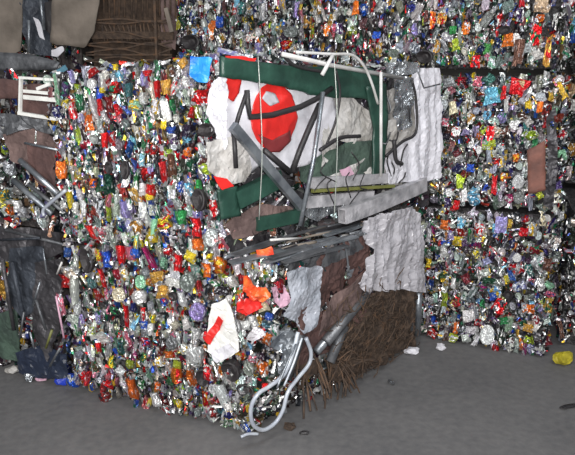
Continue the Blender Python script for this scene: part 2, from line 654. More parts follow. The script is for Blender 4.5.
def mesh_end(seed, hole=False):
    """Can end: rolled rim around a dished disc; with hole=True a torn-open mouth."""
    rr = random.Random(seed)
    bm = bmesh.new()
    n = 12
    prof = [(0.5, -0.45), (0.5, 0.0), (0.44, 0.05), (0.38, -0.04), (0.2, 0.0 if not hole else -0.3)]
    rings = []
    ph = rr.uniform(0, 6)
    for r_, z in prof:
        rings.append([bm.verts.new((r_ * math.cos(k * 2 * math.pi / n) * (1 + 0.06 * math.sin(2 * k + ph)),
                                    r_ * math.sin(k * 2 * math.pi / n), z + 0.05 * math.sin(k * 2 * math.pi / n * 2 + ph))) for k in range(n)])
    for a in range(len(rings) - 1):
        for k in range(n):
            bm.faces.new((rings[a][k], rings[a][(k + 1) % n], rings[a + 1][(k + 1) % n], rings[a + 1][k]))
    bm.faces.new(rings[-1])
    bm.faces.new(rings[0][::-1])
    bmesh.ops.recalc_face_normals(bm, faces=bm.faces)
    me = bpy.data.meshes.new('can_end')
    bm.to_mesh(me)
    bm.free()
    me.materials.append(M_CANP)
    return me


CHIP = [mesh_crumple(s, 3, 3, 0.10, 0.14) for s in range(10)]
FLAKE = [mesh_crumple(20 + s, 2, 4, 0.08, 0.2) for s in range(8)]
PLAIN = []
for s in range(6):
    me = mesh_crumple(40 + s, 3, 3, 0.08, 0.11)
    me.materials.clear()
    me.materials.append(M_CANP)
    PLAIN.append(me)
ENDS = [mesh_end(s) for s in range(3)]
HOLES = [mesh_end(10 + s, True) for s in range(2)]
M_MOUTH_SHADE = noisy('shaded_can_mouth', rgb(34, 31, 33), rgb(52, 48, 50), 4, 0.55, 0.0, 0.2)  # near-black matte: the dark inside open can mouths, painted as colour
BLACKS = []
for s in range(2):
    me = mesh_end(30 + s, True)
    me.materials.clear()
    me.materials.append(M_MOUTH_SHADE)
    BLACKS.append(me)


def put(face, bale, pos, w, h, ang, col, kind, rr, tilt=0.45, depth=None):
    src = {'chip': CHIP, 'flake': FLAKE, 'plain': PLAIN, 'end': ENDS, 'hole': HOLES, 'black': BLACKS}[kind]
    me = rr.choice(src)
    o = bpy.data.objects.new('can_end' if kind in ('end', 'hole', 'black') else 'crushed_can', me)
    o.color = col
    t = 0.2 if kind in ('end', 'hole', 'black') else tilt
    mat = face.frame(pos, ang, rr.uniform(-t, t), rr.uniform(-t, t))
    o.parent = bale
    o.matrix_parent_inverse = Matrix.Translation(-Vector(bale.location))
    o.matrix_basis = mat @ Matrix.Diagonal((w, h, depth or max(0.03, 0.7 * min(w, h)), 1))
    COL.objects.link(o)
    return o


def cans(face, bale, n, rr, size=0.05, weights=WEIGHTS, skip=None, vert=0.6, feats=(), u0=0, u1=1, v0=0, v1=1, lo=0.045, hi=0.945):
    """Up to n cans of this side as parts; first the ones that stand out, then the crowd between them."""
    used = []
    for px, py, w, h, ang, c, kind in feats:
        mx_, my_ = face.px(px, py)
        pos = face.at(px, py, 0.022)
        put(face, bale, pos, w * mx_ * 0.98, h * my_ * 0.98, math.radians(ang), jit(rr, PAL[c], 8), kind, rr, tilt=0.18)
        used.append((pos, max(w * mx_, h * my_) * 0.42))
    m = max(1, n - len(feats))
    W, H = face.w * (u1 - u0), face.h * (v1 - v0)
    nx = max(1, round(math.sqrt(m * W / H * 1.35)))
    ny = max(1, m // nx)
    k = 0
    for j in range(ny):
        for i in range(nx):
            u = u0 + (u1 - u0) * (i + 0.5 + rr.uniform(-.42, .42) + 0.25 * (j % 2)) / nx
            v = v0 + (v1 - v0) * (j + 0.5 + rr.uniform(-.42, .42)) / ny
            u = min(max(u, 0.01), 0.99)
            v = min(max(v, lo), hi)
            pos = face.p(u, v, rr.uniform(-0.02, 0.014))
            if skip and skip(u, v):
                continue
            if any((pos - q).length < rad for q, rad in used):
                continue
            t = rr.random()
            c = pick(rr, weights)
            if t < vert:
                put(face, bale, pos, size * rr.uniform(0.5, 0.95), size * rr.uniform(1.1, 2.1), rr.gauss(0, 0.22), jit(rr, PAL[c]), rr.choice(('flake', 'flake', 'chip', 'plain')), rr)
            elif t < 0.9:
                s = size * rr.uniform(0.8, 1.4)
                put(face, bale, pos, s, s * rr.uniform(0.7, 1.2), rr.uniform(-1.2, 1.2), jit(rr, PAL[c]), rr.choice(('chip', 'chip', 'plain')), rr)
            else:
                s = size * rr.uniform(0.75, 1.05)
                put(face, bale, pos, s * rr.uniform(0.6, 1), s * 1.1, rr.uniform(-.5, .5), jit(rr, PAL[rr.choice(('silver', 'grey', 'silver', 'dark', 'white'))]), 'end' if rr.random() < .6 else 'hole', rr)
            k += 1


def scraps(name, face, bale, n, rr, size=0.03, weights=WEIGHTS, d0=-0.055, d1=-0.005, skip=None, vert=0.7, mat=None, v0=0.03, v1=0.95, gap=0.3):
    """The uncountable small pieces pressed between the cans: creased strips with curled edges, joined in one mesh."""
    vs, fs, cs = [], [], []
    for _ in range(n):
        u, v = rr.random(), v0 + (v1 - v0) * rr.random()
        if skip and skip(u, v):
            continue
        pos = face.p(u, v, rr.uniform(d0, d1))
        w = size * rr.uniform(0.35, 0.8)
        h = size * rr.uniform(0.9, 2.0)
        ang = rr.gauss(0, 0.25) if rr.random() < vert else rr.uniform(-1.6, 1.6)
        m = face.frame(pos, ang, rr.uniform(-.45, .45), rr.uniform(-.5, .5))
        c = jit(rr, PAL['dark' if rr.random() < gap else pick(rr, weights)])  # gap: share of pieces coloured dark to paint shaded gaps between cans
        base = len(vs)
        sg = rr.choice((-1, 1))
        bow = rr.uniform(-.25, .25) * w
        for j in range(3):
            y = (j - 1) * h / 2 * rr.uniform(0.8, 1.1)
            ww = w * rr.uniform(0.7, 1.1)
            b_ = bow * (j == 1) + rr.uniform(-.1, .1) * w
            for i in range(4):
                x = (i / 3 - 0.5) * ww + b_
                z = sg * w * (0.2 if i % 2 else -0.2) * rr.uniform(0.4, 1.2) - 0.35 * w * (i in (0, 3))
                vs.append(m @ Vector((x, y + rr.uniform(-.08, .08) * h, z)))
                cs.append(c)
        for j in range(2):
            for i in range(3):
                q = base + j * 4 + i
                fs.append((q, q + 1, q + 5, q + 4))
    me = bpy.data.meshes.new(name)
    me.from_pydata(vs, [], fs)
    ca = me.attributes.new('print_colour', 'FLOAT_COLOR', 'POINT')
    ca.data.foreach_set('color', [x for c in cs for x in c])
    o = link(name, me, mat or M_CHIP, bale)
    o['kind'] = 'stuff'
    return o


def core(bale, bl, br, bbr, bbl, z0, top, mat=M_CORE, inset=0.05, seed=0):
    """Lumpy pressed block: bottom corners front-left, front-right, back-right, back-left and matching top corners."""
    B = [Vector((p[0], p[1], z0)) for p in (bl, br, bbr, bbl)]
    T = [Vector(p) for p in top]
    c = sum(B + T, Vector()) / 8
    bm = bmesh.new()
    n = 10
    vs = {}

    def V(q):
        k = (round(q.x, 5), round(q.y, 5), round(q.z, 5))
        if k not in vs:
            d = q - c
            dxy = Vector((d.x, d.y, 0))
            p = q - dxy.normalized() * inset
            p.z = q.z + (0.004 if q.z < c.z else -0.02)
            a = noise.noise(q * 7 + Vector((seed, 0, 0))) * 0.02
            p += dxy.normalized() * a
            vs[k] = bm.verts.new(p)
        return vs[k]

    def patch(a, b_, c_, d_):
        for i in range(n):
            for j in range(n):
                q = []
                for (x, y) in ((i, j), (i + 1, j), (i + 1, j + 1), (i, j + 1)):
                    s, t = x / n, y / n
                    q.append(V(a.lerp(b_, s).lerp(d_.lerp(c_, s), t)))
                if len(set(q)) == 4:
                    bm.faces.new(q)
    for k in range(4):
        patch(B[k], B[(k + 1) % 4], T[(k + 1) % 4], T[k])
    patch(*T)
    patch(*B[::-1])
    return from_bm('pressed_core', bm, mat, bale)


def make_bale(name, label, cat, fl, fr, br, bl, z0, z1, tops=None, mat=M_CORE, inset=0.05, group=None):
    """Bale from its footprint; returns the thing and its front, right, left and top sides."""
    c = (Vector((*fl, 0)) + Vector((*fr, 0)) + Vector((*br, 0)) + Vector((*bl, 0))) / 4
    root = empty(name, (c.x, c.y, z0))
    tag(root, label, cat, group)
    T = tops or [(*fl, z1), (*fr, z1), (*br, z1), (*bl, z1)]
    core(root, fl, fr, br, bl, z0, T, mat, inset, seed=len(bpy.data.objects))
    B = [(*p, z0) for p in (fl, fr, br, bl)]
    F = Face(B[0], B[1], T[1], T[0])
    Rt = Face(B[1], B[2], T[2], T[1])
    L = Face(B[3], B[0], T[0], T[3])
    Tp = Face(T[0], T[1], T[2], T[3])
    return root, F, Rt, L, Tp


def wires(face, bale, us, r=0.0016, d=0.02, v0=0.0, v1=1.0, mat='wire'):
    for u in us:
        pts = [face.p(u + 0.004 * math.sin(7 * k), v0 + (v1 - v0) * k / 8, d + 0.006 * math.sin(k * 2.1 + u * 9)) for k in range(9)]
        tube('baling_wire', pts, r, MAT[mat], bale, sides=5)

# ------------------------------------------------------------------ front lower bale (A)
A, AF, AR, AL, AT = make_bale('can_bale', 'bale of crushed drink cans on the floor in front, grey hose loop at its corner', 'bale',
                              (-1.165, 3.02), (-0.19, 2.545), (0.74, 3.50), (-0.45, 4.02), 0.0, 0.85,
                              [(-1.09, 2.86, 0.86), (-0.02, 2.55, 0.85), (0.85, 3.62, 0.86), (-0.42, 4.0, 0.86)])
FA = [(86, 260, 13, 26, 4, 'dark', 'black'), (105, 260, 10, 16, 5, 'blue', 'plain'), (120, 255, 8, 18, 0, 'red', 'plain'), (129, 254, 9, 14, 10, 'pink', 'plain'),
      (97, 256, 5, 12, -5, 'yellow', 'flake'), (101, 279, 5, 18, 8, 'red', 'plain'), (105, 294, 5, 10, 15, 'pink', 'flake'), (64, 282, 10, 12, 0, 'red', 'plain'),
      (60, 306, 6, 22, 12, 'pink', 'flake'), (73, 291, 8, 26, 3, 'white', 'plain'), (74, 268, 8, 12, 20, 'white', 'chip'), (118, 295, 12, 14, 15, 'cream', 'end'),
      (134, 254, 8, 9, 0, 'blue', 'plain'), (125, 317, 5, 22, -4, 'red', 'plain'), (132, 308, 6, 8, 0, 'navy', 'plain'), (113, 311, 8, 8, 0, 'green', 'chip'),
      (148, 258, 6, 24, 35, 'magenta', 'plain'), (176, 263, 10, 16, -5, 'red', 'plain'), (169, 252, 8, 8, 0, 'red', 'chip'), (189, 257, 12, 10, -20, 'yellow', 'plain'),
      (196, 246, 12, 10, 10, 'orange', 'plain'), (163, 263, 8, 11, -15, 'mint', 'chip'), (157, 277, 12, 10, 10, 'gold', 'plain'), (149, 283, 8, 9, 0, 'gold', 'chip'),
      (140, 282, 11, 13, 0, 'mint', 'end'), (161, 293, 12, 13, 0, 'gold', 'plain'), (138, 297, 16, 12, 10, 'white', 'chip'), (173, 283, 15, 8, -10, 'white', 'plain'),
      (187, 283, 14, 20, -12, 'grey', 'end'), (197, 312, 15, 17, 0, 'lilac', 'end'), (172, 297, 9, 9, 0, 'dark', 'black'), (163, 302, 8, 8, 0, 'blue', 'chip'),
      (181, 300, 8, 15, 8, 'white', 'plain'), (206, 271, 9, 14, 0, 'orange', 'plain'), (218, 266, 12, 15, 0, 'orange', 'chip'), (209, 258, 7, 8, 0, 'yellow', 'chip'),
      (237, 266, 10, 17, 15, 'white', 'plain'), (262, 308, 12, 8, 20, 'cream', 'plain'), (214, 284, 11, 7, 0, 'green', 'chip'),
      (268, 317, 8, 7, 0, 'blue', 'plain'), (222, 291, 15, 8, 0, 'dark', 'chip'), (91, 331, 6, 7, 0, 'lime', 'chip'), (98, 348, 5, 9, 0, 'red', 'plain'),
      (83, 376, 7, 7, 30, 'red', 'chip'), (110, 362, 5, 12, -5, 'yellow', 'flake'), (129, 365, 7, 8, 0, 'lime', 'plain'), (131, 390, 9, 19, 10, 'orange', 'plain'),
      (107, 385, 9, 8, 0, 'red', 'chip'), (103, 398, 12, 8, 20, 'darkred', 'chip'), (72, 381, 11, 10, 0, 'blue', 'chip'), (143, 326, 8, 10, 0, 'blue', 'chip'),
      (152, 319, 6, 8, 0, 'yellow', 'chip'), (146, 343, 8, 8, 0, 'red', 'chip'), (171, 343, 11, 14, 0, 'grey', 'end'), (193, 355, 15, 17, 0, 'white', 'plain'),
      (167, 355, 11, 6, 15, 'orange', 'plain'), (176, 376, 11, 14, 8, 'orange', 'chip'), (190, 378, 9, 17, 5, 'orange', 'chip'), (202, 378, 12, 18, 0, 'dark', 'black'),
      (178, 405, 6, 9, 0, 'yellow', 'chip'), (157, 387, 6, 7, 0, 'orange', 'chip'), (207, 337, 8, 9, 0, 'red', 'plain'), (141, 385, 6, 8, 0, 'green', 'chip'),
      (222, 353, 21, 13, 20, 'white', 'plain'), (255, 336, 11, 18, -40, 'white', 'plain'), (267, 340, 8, 14, -20, 'orange', 'chip'), (262, 370, 11, 16, 0, 'orange', 'chip'),
      (230, 372, 19, 21, 0, 'dark', 'black'), (245, 391, 17, 12, -10, 'dark', 'black'), (222, 397, 10, 23, 15, 'white', 'plain'), (238, 397, 9, 15, -30, 'white', 'flake'),
      (208, 373, 9, 15, 0, 'red', 'chip'), (248, 369, 11, 15, 10, 'grey', 'end'), (264, 388, 7, 7, 0, 'red', 'plain'), (252, 360, 8, 7, 0, 'pink', 'chip'),
      (240, 424, 11, 9, 0, 'gold', 'chip'), (236, 327, 8, 14, 0, 'silver', 'end'), (246, 326, 9, 9, 0, 'white', 'plain'), (80, 322, 6, 14, 0, 'lilac', 'flake'),
      (85, 300, 6, 16, 0, 'silver', 'flake'), (205, 400, 6, 14, 0, 'red', 'flake'), (212, 415, 8, 10, 0, 'darkred', 'chip'), (230, 415, 8, 10, 0, 'navy', 'chip'),
      (155, 400, 8, 12, 20, 'white', 'flake'), (165, 412, 7, 10, 20, 'silver', 'flake'), (120, 348, 6, 14, 0, 'teal', 'flake'), (126, 340, 6, 16, 20, 'pink', 'flake'),
      (232, 282, 9, 12, 20, 'white', 'chip'), (227, 300, 8, 10, -20, 'white', 'plain'), (246, 262, 8, 12, 10, 'silver', 'chip'), (252, 322, 9, 10, 30, 'white', 'chip'),
      (196, 335, 9, 10, 0, 'white', 'chip'), (185, 325, 8, 10, 20, 'white', 'plain'), (213, 390, 8, 10, 0, 'white', 'chip'), (228, 408, 9, 9, 20, 'white', 'plain'),
      (185, 395, 8, 10, 10, 'white', 'chip'), (150, 330, 7, 12, 0, 'white', 'plain'), (110, 330, 6, 14, 5, 'white', 'flake'), (97, 318, 6, 14, 0, 'lilac', 'flake'), (160, 362, 8, 10, 20, 'white', 'chip'), (275, 330, 8, 10, 0, 'white', 'chip')]
rr = random.Random(11)
cans(AF, A, 300, rr, 0.046, feats=FA, vert=0.66, hi=0.985)
scraps('can_scraps', AF, A, 2600, rr, 0.036, v1=0.99, gap=0.16)
scraps('can_scraps', AL, A, 300, rr, 0.04)

# ------------------------------------------------------------------ front upper bale (B)
B, BF, BR, BL_, BT = make_bale('can_bale', 'upper front can bale, its side packed with a red-circled white sack and green boards', 'bale',
                               (-1.10, 2.90), (-0.285, 2.62), (0.82, 3.60), (-0.42, 4.0), 0.865, 1.70,
                               [(-1.115, 2.90, 1.655), (-0.29, 2.64, 1.725), (0.83, 3.60, 1.66), (-0.42, 4.0, 1.66)])
FB = [(55, 90, 5, 32, -8, 'mint', 'flake'), (70, 77, 6, 13, 8, 'lilac', 'plain'), (64, 89, 8, 14, 0, 'purple', 'chip'), (76, 88, 6, 7, 0, 'lime', 'chip'),
      (57, 113, 10, 14, 0, 'navy', 'chip'), (72, 110, 7, 17, 8, 'red', 'chip'), (65, 104, 7, 9, 0, 'yellow', 'chip'), (91, 73, 12, 7, 25, 'red', 'plain'),
      (91, 84, 9, 11, -10, 'white', 'end'), (92, 107, 6, 27, 12, 'white', 'plain'), (101, 82, 6, 17, 0, 'white', 'plain'), (101, 90, 5, 6, 0, 'yellow', 'plain'), (112, 87, 11, 13, 0, 'red', 'chip'),
      (99, 108, 6, 17, 0, 'red', 'plain'), (108, 105, 9, 17, 0, 'darkred', 'plain'), (116, 110, 7, 11, 25, 'red', 'plain'), (118, 76, 9, 11, 0, 'lblue', 'chip'),
      (128, 90, 9, 14, 0, 'teal', 'plain'), (122, 100, 8, 11, 0, 'dgreen', 'chip'), (114, 67, 6, 6, 0, 'yellow', 'plain'), (104, 140, 7, 15, 0, 'red', 'plain'),
      (112, 139, 7, 15, 0, 'red', 'chip'), (60, 170, 9, 17, 0, 'orange', 'plain'), (69, 200, 5, 17, 0, 'yellow', 'plain'), (124, 170, 9, 19, 0, 'dark', 'black'),
      (107, 185, 10, 21, 0, 'dgreen', 'plain'), (92, 183, 8, 9, 0, 'orange', 'chip'), (107, 215, 6, 15, -10, 'lime', 'plain'), (123, 210, 9, 17, 8, 'lilac', 'plain'),
      (120, 226, 9, 11, 0, 'navy', 'chip'), (75, 208, 5, 11, 0, 'white', 'plain'), (88, 220, 6, 12, 0, 'darkred', 'flake'), (108, 168, 7, 13, 0, 'dark', 'black'),
      (88, 165, 7, 12, 0, 'teal', 'chip'), (149, 190, 10, 11, 0, 'red', 'plain'), (149, 197, 8, 6, 0, 'yellow', 'plain'), (157, 168, 5, 24, 0, 'dark', 'plain'), (163, 172, 6, 21, 0, 'red', 'plain'),
      (170, 166, 9, 23, 0, 'brown', 'plain'), (198, 200, 14, 23, 5, 'dark', 'black'), (181, 218, 11, 14, 0, 'green', 'plain'), (152, 235, 13, 13, 0, 'yellow', 'chip'),
      (165, 223, 13, 12, 15, 'yellow', 'chip'), (136, 228, 11, 15, 0, 'gold', 'chip'), (195, 228, 11, 19, 0, 'red', 'plain'), (197, 243, 13, 8, 10, 'orange', 'plain'),
      (211, 238, 13, 19, 0, 'silver', 'end'), (152, 150, 9, 9, 0, 'red', 'chip'), (187, 152, 9, 9, 0, 'orange', 'chip'), (190, 166, 8, 13, 0, 'dgreen', 'chip'),
      (205, 170, 14, 11, -15, 'lime', 'chip'), (213, 208, 8, 17, 5, 'red', 'chip'), (141, 190, 8, 13, 0, 'white', 'plain'), (173, 141, 8, 9, 0, 'purple', 'chip'),
      (180, 187, 7, 11, 0, 'blue', 'chip'), (156, 89, 6, 17, 0, 'red', 'plain'), (166, 87, 9, 15, 0, 'gold', 'plain'), (201, 97, 20, 15, 5, 'red', 'chip'),
      (165, 111, 8, 21, 8, 'white', 'plain'), (171, 105, 5, 12, 10, 'green', 'plain'), (215, 120, 9, 22, 0, 'white', 'plain'), (214, 105, 10, 10, 0, 'white', 'chip'), (206, 130, 19, 14, 0, 'dark', 'black'),
      (190, 113, 6, 12, -15, 'red', 'plain'), (185, 82, 8, 10, 0, 'white', 'chip'), (147, 73, 9, 6, 0, 'red', 'plain'), (135, 105, 13, 10, 0, 'mint', 'chip'),
      (155, 106, 9, 14, 0, 'white', 'chip'), (171, 130, 9, 7, 0, 'blue', 'plain'), (163, 125, 5, 8, 0, 'yellow', 'plain'), (142, 98, 9, 12, 0, 'white', 'chip'),
      (172, 72, 6, 9, 0, 'brown', 'chip'), (182, 63, 9, 8, 30, 'gold', 'plain'), (128, 205, 6, 12, 0, 'white', 'flake'), (141, 210, 8, 14, 0, 'white', 'flake'),
      (188, 190, 9, 12, 30, 'lblue', 'chip'), (176, 205, 7, 12, 20, 'silver', 'flake'), (100, 232, 9, 7, 0, 'pink', 'chip'), (186, 140, 10, 6, 0, 'lblue', 'chip'), (210, 150, 9, 16, 0, 'white', 'chip'), (216, 68, 9, 14, 0, 'white', 'chip')]
rr = random.Random(12)
cans(BF, B, 300, rr, 0.046, feats=FB, vert=0.8, lo=0.012)
scraps('can_scraps', BF, B, 2400, rr, 0.036, vert=0.85, v0=0.005, gap=0.22)
scraps('can_scraps', BL_, B, 300, rr, 0.04)
DARKW = dict(grey=5, dark=10, brown=4, dgreen=2, silver=3, teal=1)
scraps('side_scraps', BR, B, 900, rr, 0.06, DARKW, -0.06, 0.0, vert=0.2)
scraps('top_scraps', BT, B, 500, rr, 0.05, WEIGHTS, -0.02, 0.015, vert=0.2)
bb = sheet('plastic_bag', BF, [(190, 56), (212, 57), (210, 72), (207, 83), (198, 82), (190, 76)], MAT['bluebag'], B, 0.045, 0.012, 16, 0.01)
bb['label'] = 'bright blue plastic bag'

# ------------------------------------------------------------------ right column (C)
CW = dict(WEIGHTS)
CW.update(silver=36, grey=26, dark=22, purple=4, lilac=5, white=10, red=6)
C1, C1F, C1R, C1L, C1T = make_bale('can_bale', 'can bale on the floor at right, beside the ragged white sack', 'bale',
                                   (0.32, 3.93), (1.53, 3.345), (1.80, 4.25), (0.60, 4.75), 0.0, 0.85,
                                   [(0.32, 3.95, 0.855), (1.59, 3.47, 0.855), (1.82, 4.25, 0.855), (0.60, 4.75, 0.855)])
FC1 = [(444, 225, 9, 10, 0, 'orange', 'plain'), (460, 223, 9, 11, 0, 'lblue', 'chip'), (457, 241, 10, 10, 0, 'yellow', 'chip'), (479, 230, 11, 14, 0, 'red', 'chip'),
       (500, 225, 12, 16, 0, 'lilac', 'plain'), (495, 228, 5, 9, 0, 'lblue', 'plain'), (523, 232, 9, 8, 0, 'red', 'plain'), (443, 253, 9, 10, 20, 'white', 'plain'), (517, 258, 9, 9, 0, 'white', 'end'),
       (428, 263, 7, 9, 0, 'yellow', 'plain'), (536, 250, 10, 10, 0, 'darkred', 'chip'), (547, 265, 10, 14, 0, 'brown', 'plain'), (489, 281, 13, 6, 0, 'dgreen', 'plain'),
       (500, 306, 13, 14, -20, 'red', 'chip'), (444, 300, 8, 15, 0, 'lime', 'plain'), (468, 316, 12, 11, 20, 'white', 'plain'), (487, 335, 15, 20, 0, 'white', 'end'),
       (452, 338, 10, 8, 0, 'lime', 'chip'), (492, 297, 7, 7, 0, 'blue', 'chip'), (508, 295, 10, 9, 0, 'dark', 'black'), (530, 309, 12, 10, 0, 'orange', 'chip'),
       (527, 328, 11, 8, 0, 'gold', 'plain'), (530, 340, 10, 9, 0, 'lime', 'chip'), (503, 321, 12, 7, 20, 'green', 'plain'), (440, 347, 8, 6, 0, 'white', 'chip'),
       (456, 328, 5, 12, 0, 'orange', 'flake'), (478, 323, 7, 7, 0, 'red', 'chip'), (428, 235, 7, 14, 0, 'white', 'plain'), (451, 235, 7, 9, 0, 'lilac', 'chip'), (470, 236, 4, 14, 0, 'green', 'flake'),
       (533, 230, 9, 14, 0, 'silver', 'chip'), (540, 285, 8, 12, 10, 'white', 'flake'), (536, 265, 6, 10, 30, 'white', 'flake'), (549, 305, 9, 16, 0, 'gold', 'chip'), (495, 350, 8, 10, 0, 'darkred', 'chip'),
       (521, 345, 6, 12, 20, 'orange', 'flake')]
rr = random.Random(13)
sk = lambda u, v: u < 0.30
cans(C1F, C1, 300, rr, 0.046, CW, feats=FC1, vert=0.35, u0=0.33, hi=0.965)
scraps('can_scraps', C1F, C1, 3000, rr, 0.034, CW, skip=sk, vert=0.4)
SIDEW = dict(dark=10, grey=4, silver=2, brown=2, navy=1, dgreen=1, white=.5)  # mostly dark can colours, painting in the shade on the side faces
cans(C1R, C1, 40, rr, 0.05, SIDEW, vert=0.6)
scraps('side_scraps', C1R, C1, 900, rr, 0.05, SIDEW)

C2, C2F, C2R, C2L, C2T = make_bale('can_bale', 'middle can bale of the right stack, beside the tall white sheet', 'bale',
                                   (0.34, 3.95), (1.575, 3.46), (1.82, 4.25), (0.60, 4.75), 0.87, 1.65,
                                   [(0.34, 3.95, 1.65), (1.54, 3.49, 1.65), (1.80, 4.25, 1.65), (0.60, 4.75, 1.65)])
FC2 = [(448, 83, 13, 9, 10, 'silver', 'plain'), (464, 84, 9, 10, 20, 'darkred', 'chip'), (478, 81, 9, 10, 0, 'pink', 'chip'), (490, 96, 17, 17, 10, 'lblue', 'plain'),
       (520, 87, 19, 17, -15, 'red', 'plain'), (520, 84, 10, 7, 0, 'tan', 'plain'), (503, 93, 6, 14, 0, 'red', 'plain'), (540, 107, 6, 11, 0, 'orange', 'plain'), (547, 112, 8, 15, 0, 'darkred', 'chip'),
       (470, 119, 8, 10, 0, 'gold', 'chip'), (456, 131, 10, 10, 0, 'white', 'chip'), (490, 133, 9, 15, 0, 'red', 'chip'), (506, 104, 4, 17, 5, 'white', 'plain'),
       (530, 136, 16, 10, 15, 'lime', 'chip'), (445, 122, 9, 8, 0, 'pink', 'chip'), (491, 143, 9, 7, 0, 'lime', 'plain'), (470, 168, 9, 8, 0, 'blue', 'plain'),
       (461, 181, 9, 15, 0, 'lime', 'plain'), (494, 185, 6, 19, 0, 'red', 'plain'), (518, 182, 13, 14, 0, 'white', 'end'), (519, 198, 12, 12, 0, 'grey', 'end'),
       (473, 200, 14, 14, 0, 'lblue', 'chip'), (456, 205, 6, 9, 0, 'red', 'plain'), (516, 158, 7, 9, 0, 'orange', 'chip'), (486, 147, 9, 6, 0, 'lime', 'chip'),
       (439, 158, 6, 13, 0, 'lime', 'flake'), (464, 196, 7, 12, 10, 'white', 'plain'), (447, 203, 7, 10, 0, 'purple', 'chip'), (452, 108, 9, 13, 15, 'cream', 'plain'), (466, 107, 4, 14, -10, 'white', 'flake'),
       (444, 105, 8, 12, 0, 'silver', 'end'), (487, 115, 9, 9, 0, 'lblue', 'chip'), (529, 94, 4, 14, -15, 'white', 'flake'), (515, 125, 10, 9, 0, 'white', 'chip'), (500, 150, 9, 10, 0, 'silver', 'chip'), (502, 118, 9, 12, 0, 'lilac', 'chip')]
rr = random.Random(14)
cans(C2F, C2, 300, rr, 0.046, CW, feats=FC2, vert=0.4, u0=0.33, lo=0.02)
scraps('can_scraps', C2F, C2, 3000, rr, 0.034, CW, skip=sk, vert=0.4)
cans(C2R, C2, 40, rr, 0.05, SIDEW, vert=0.6)
scraps('side_scraps', C2R, C2, 900, rr, 0.05, SIDEW)
sheet('board', C2F, [(527, 150), (545, 140), (546, 190), (528, 194)], MAT['redbrown'], C2, 0.035, 0.006, 8, 0.02, 0.012)['label'] = 'red-brown board scrap'
sheet('foil_sheet', C2F, [(546, 118), (556, 105), (558, 170), (552, 212), (543, 205), (548, 160)], MAT['darkscrap'], C2, 0.03, 0.02, 14, 0.014)

# ------------------------------------------------------------------ top row (D)
D1, D1F, D1R, D1L, D1T = make_bale('can_bale', 'colourful can bale on top at right, above the white sheet and rods', 'bale',
                                   (0.14, 4.03), (1.53, 3.49), (1.80, 4.25), (0.45, 4.80), 1.665, 2.45)
FD1 = [(326, 30, 7, 12, 0, 'orange', 'chip'), (355, 8, 7, 14, 0, 'orange', 'plain'), (363, 10, 9, 13, 0, 'blue', 'chip'), (376, 35, 8, 7, 0, 'blue', 'plain'),
       (411, 6, 10, 12, 0, 'navy', 'chip'), (432, 20, 6, 16, 0, 'orange', 'flake'), (424, 57, 18, 14, 0, 'dark', 'black'), (318, 8, 5, 14, 0, 'gold', 'flake'),
       (340, 28, 7, 12, 0, 'purple', 'chip'), (507, 40, 12, 14, 0, 'orange', 'plain'), (505, 30, 14, 9, 0, 'dark', 'black'), (536, 34, 11, 22, 0, 'red', 'chip'), (541, 5, 17, 15, 0, 'tan', 'plain'),
       (455, 45, 8, 12, 10, 'lime', 'plain'), (466, 28, 9, 13, 0, 'orange', 'chip'), (453, 30, 7, 8, 0, 'green', 'plain'), (476, 61, 9, 13, 0, 'red', 'chip'),
       (519, 52, 10, 26, 0, 'brown', 'plain'), (548, 50, 7, 30, 0, 'gold', 'flake'), (492, 62, 8, 12, 0, 'mint', 'chip'), (537, 55, 11, 10, 30, 'white', 'plain'), (527, 48, 8, 10, 0, 'silver', 'plain'),
       (442, 18, 10, 12, 0, 'gold', 'chip'), (437, 45, 7, 14, 0, 'gold', 'flake'), (415, 30, 8, 12, 30, 'lilac', 'chip'), (345, 60, 9, 10, 0, 'silver', 'chip'), (393, 53, 11, 9, 0, 'grey', 'end'),
       (540, 18, 10, 8, 0, 'orange', 'chip'), (520, 15, 7, 14, 0, 'purple', 'flake'), (330, 20, 6, 12, 0, 'gold', 'flake'), (312, 30, 4, 14, 0, 'lime', 'flake'), (333, 28, 6, 9, 0, 'pink', 'chip')]
DW = dict(WEIGHTS)
DW.update(silver=32, grey=26, dark=22, orange=4, blue=5, white=9)
rr = random.Random(15)
cans(D1F, D1, 300, rr, 0.05, DW, feats=FD1, vert=0.7)
scraps('can_scraps', D1F, D1, 3000, rr, 0.036, DW)
cans(D1R, D1, 40, rr, 0.05, SIDEW, vert=0.6)
scraps('side_scraps', D1R, D1, 900, rr, 0.05, SIDEW)
D2, D2F, D2R, D2L, D2T = make_bale('can_bale', 'greyish can bale on top, behind the blue bag and green board', 'bale',
                                   (-0.76, 4.40), (0.10, 4.05), (0.40, 4.80), (-0.46, 5.15), 1.665, 2.45)
FD2 = [(219, 22, 7, 11, 0, 'blue', 'plain'), (213, 25, 5, 9, 0, 'orange', 'plain'), (222, 38, 5, 9, 0, 'gold', 'flake'), (285, 45, 12, 8, 10, 'red', 'chip'),
       (290, 32, 15, 12, 0, 'grey', 'end'), (262, 12, 6, 18, 0, 'white', 'flake'), (307, 22, 9, 12, 0, 'gold', 'chip'), (312, 45, 6, 12, 0, 'navy', 'chip'),
       (190, 42, 18, 16, 0, 'brown', 'black'), (258, 48, 8, 10, 0, 'lilac', 'chip'), (200, 12, 6, 14, 0, 'darkred', 'flake'), (240, 8, 10, 12, 0, 'teal', 'chip')]
D2W = dict(DW)
D2W.update(silver=34, grey=44, dark=26, red=3, yellow=1.5, lblue=3)
rr = random.Random(16)
cans(D2F, D2, 230, rr, 0.05, D2W, feats=FD2, vert=0.7)
scraps('can_scraps', D2F, D2, 2200, rr, 0.036, D2W)

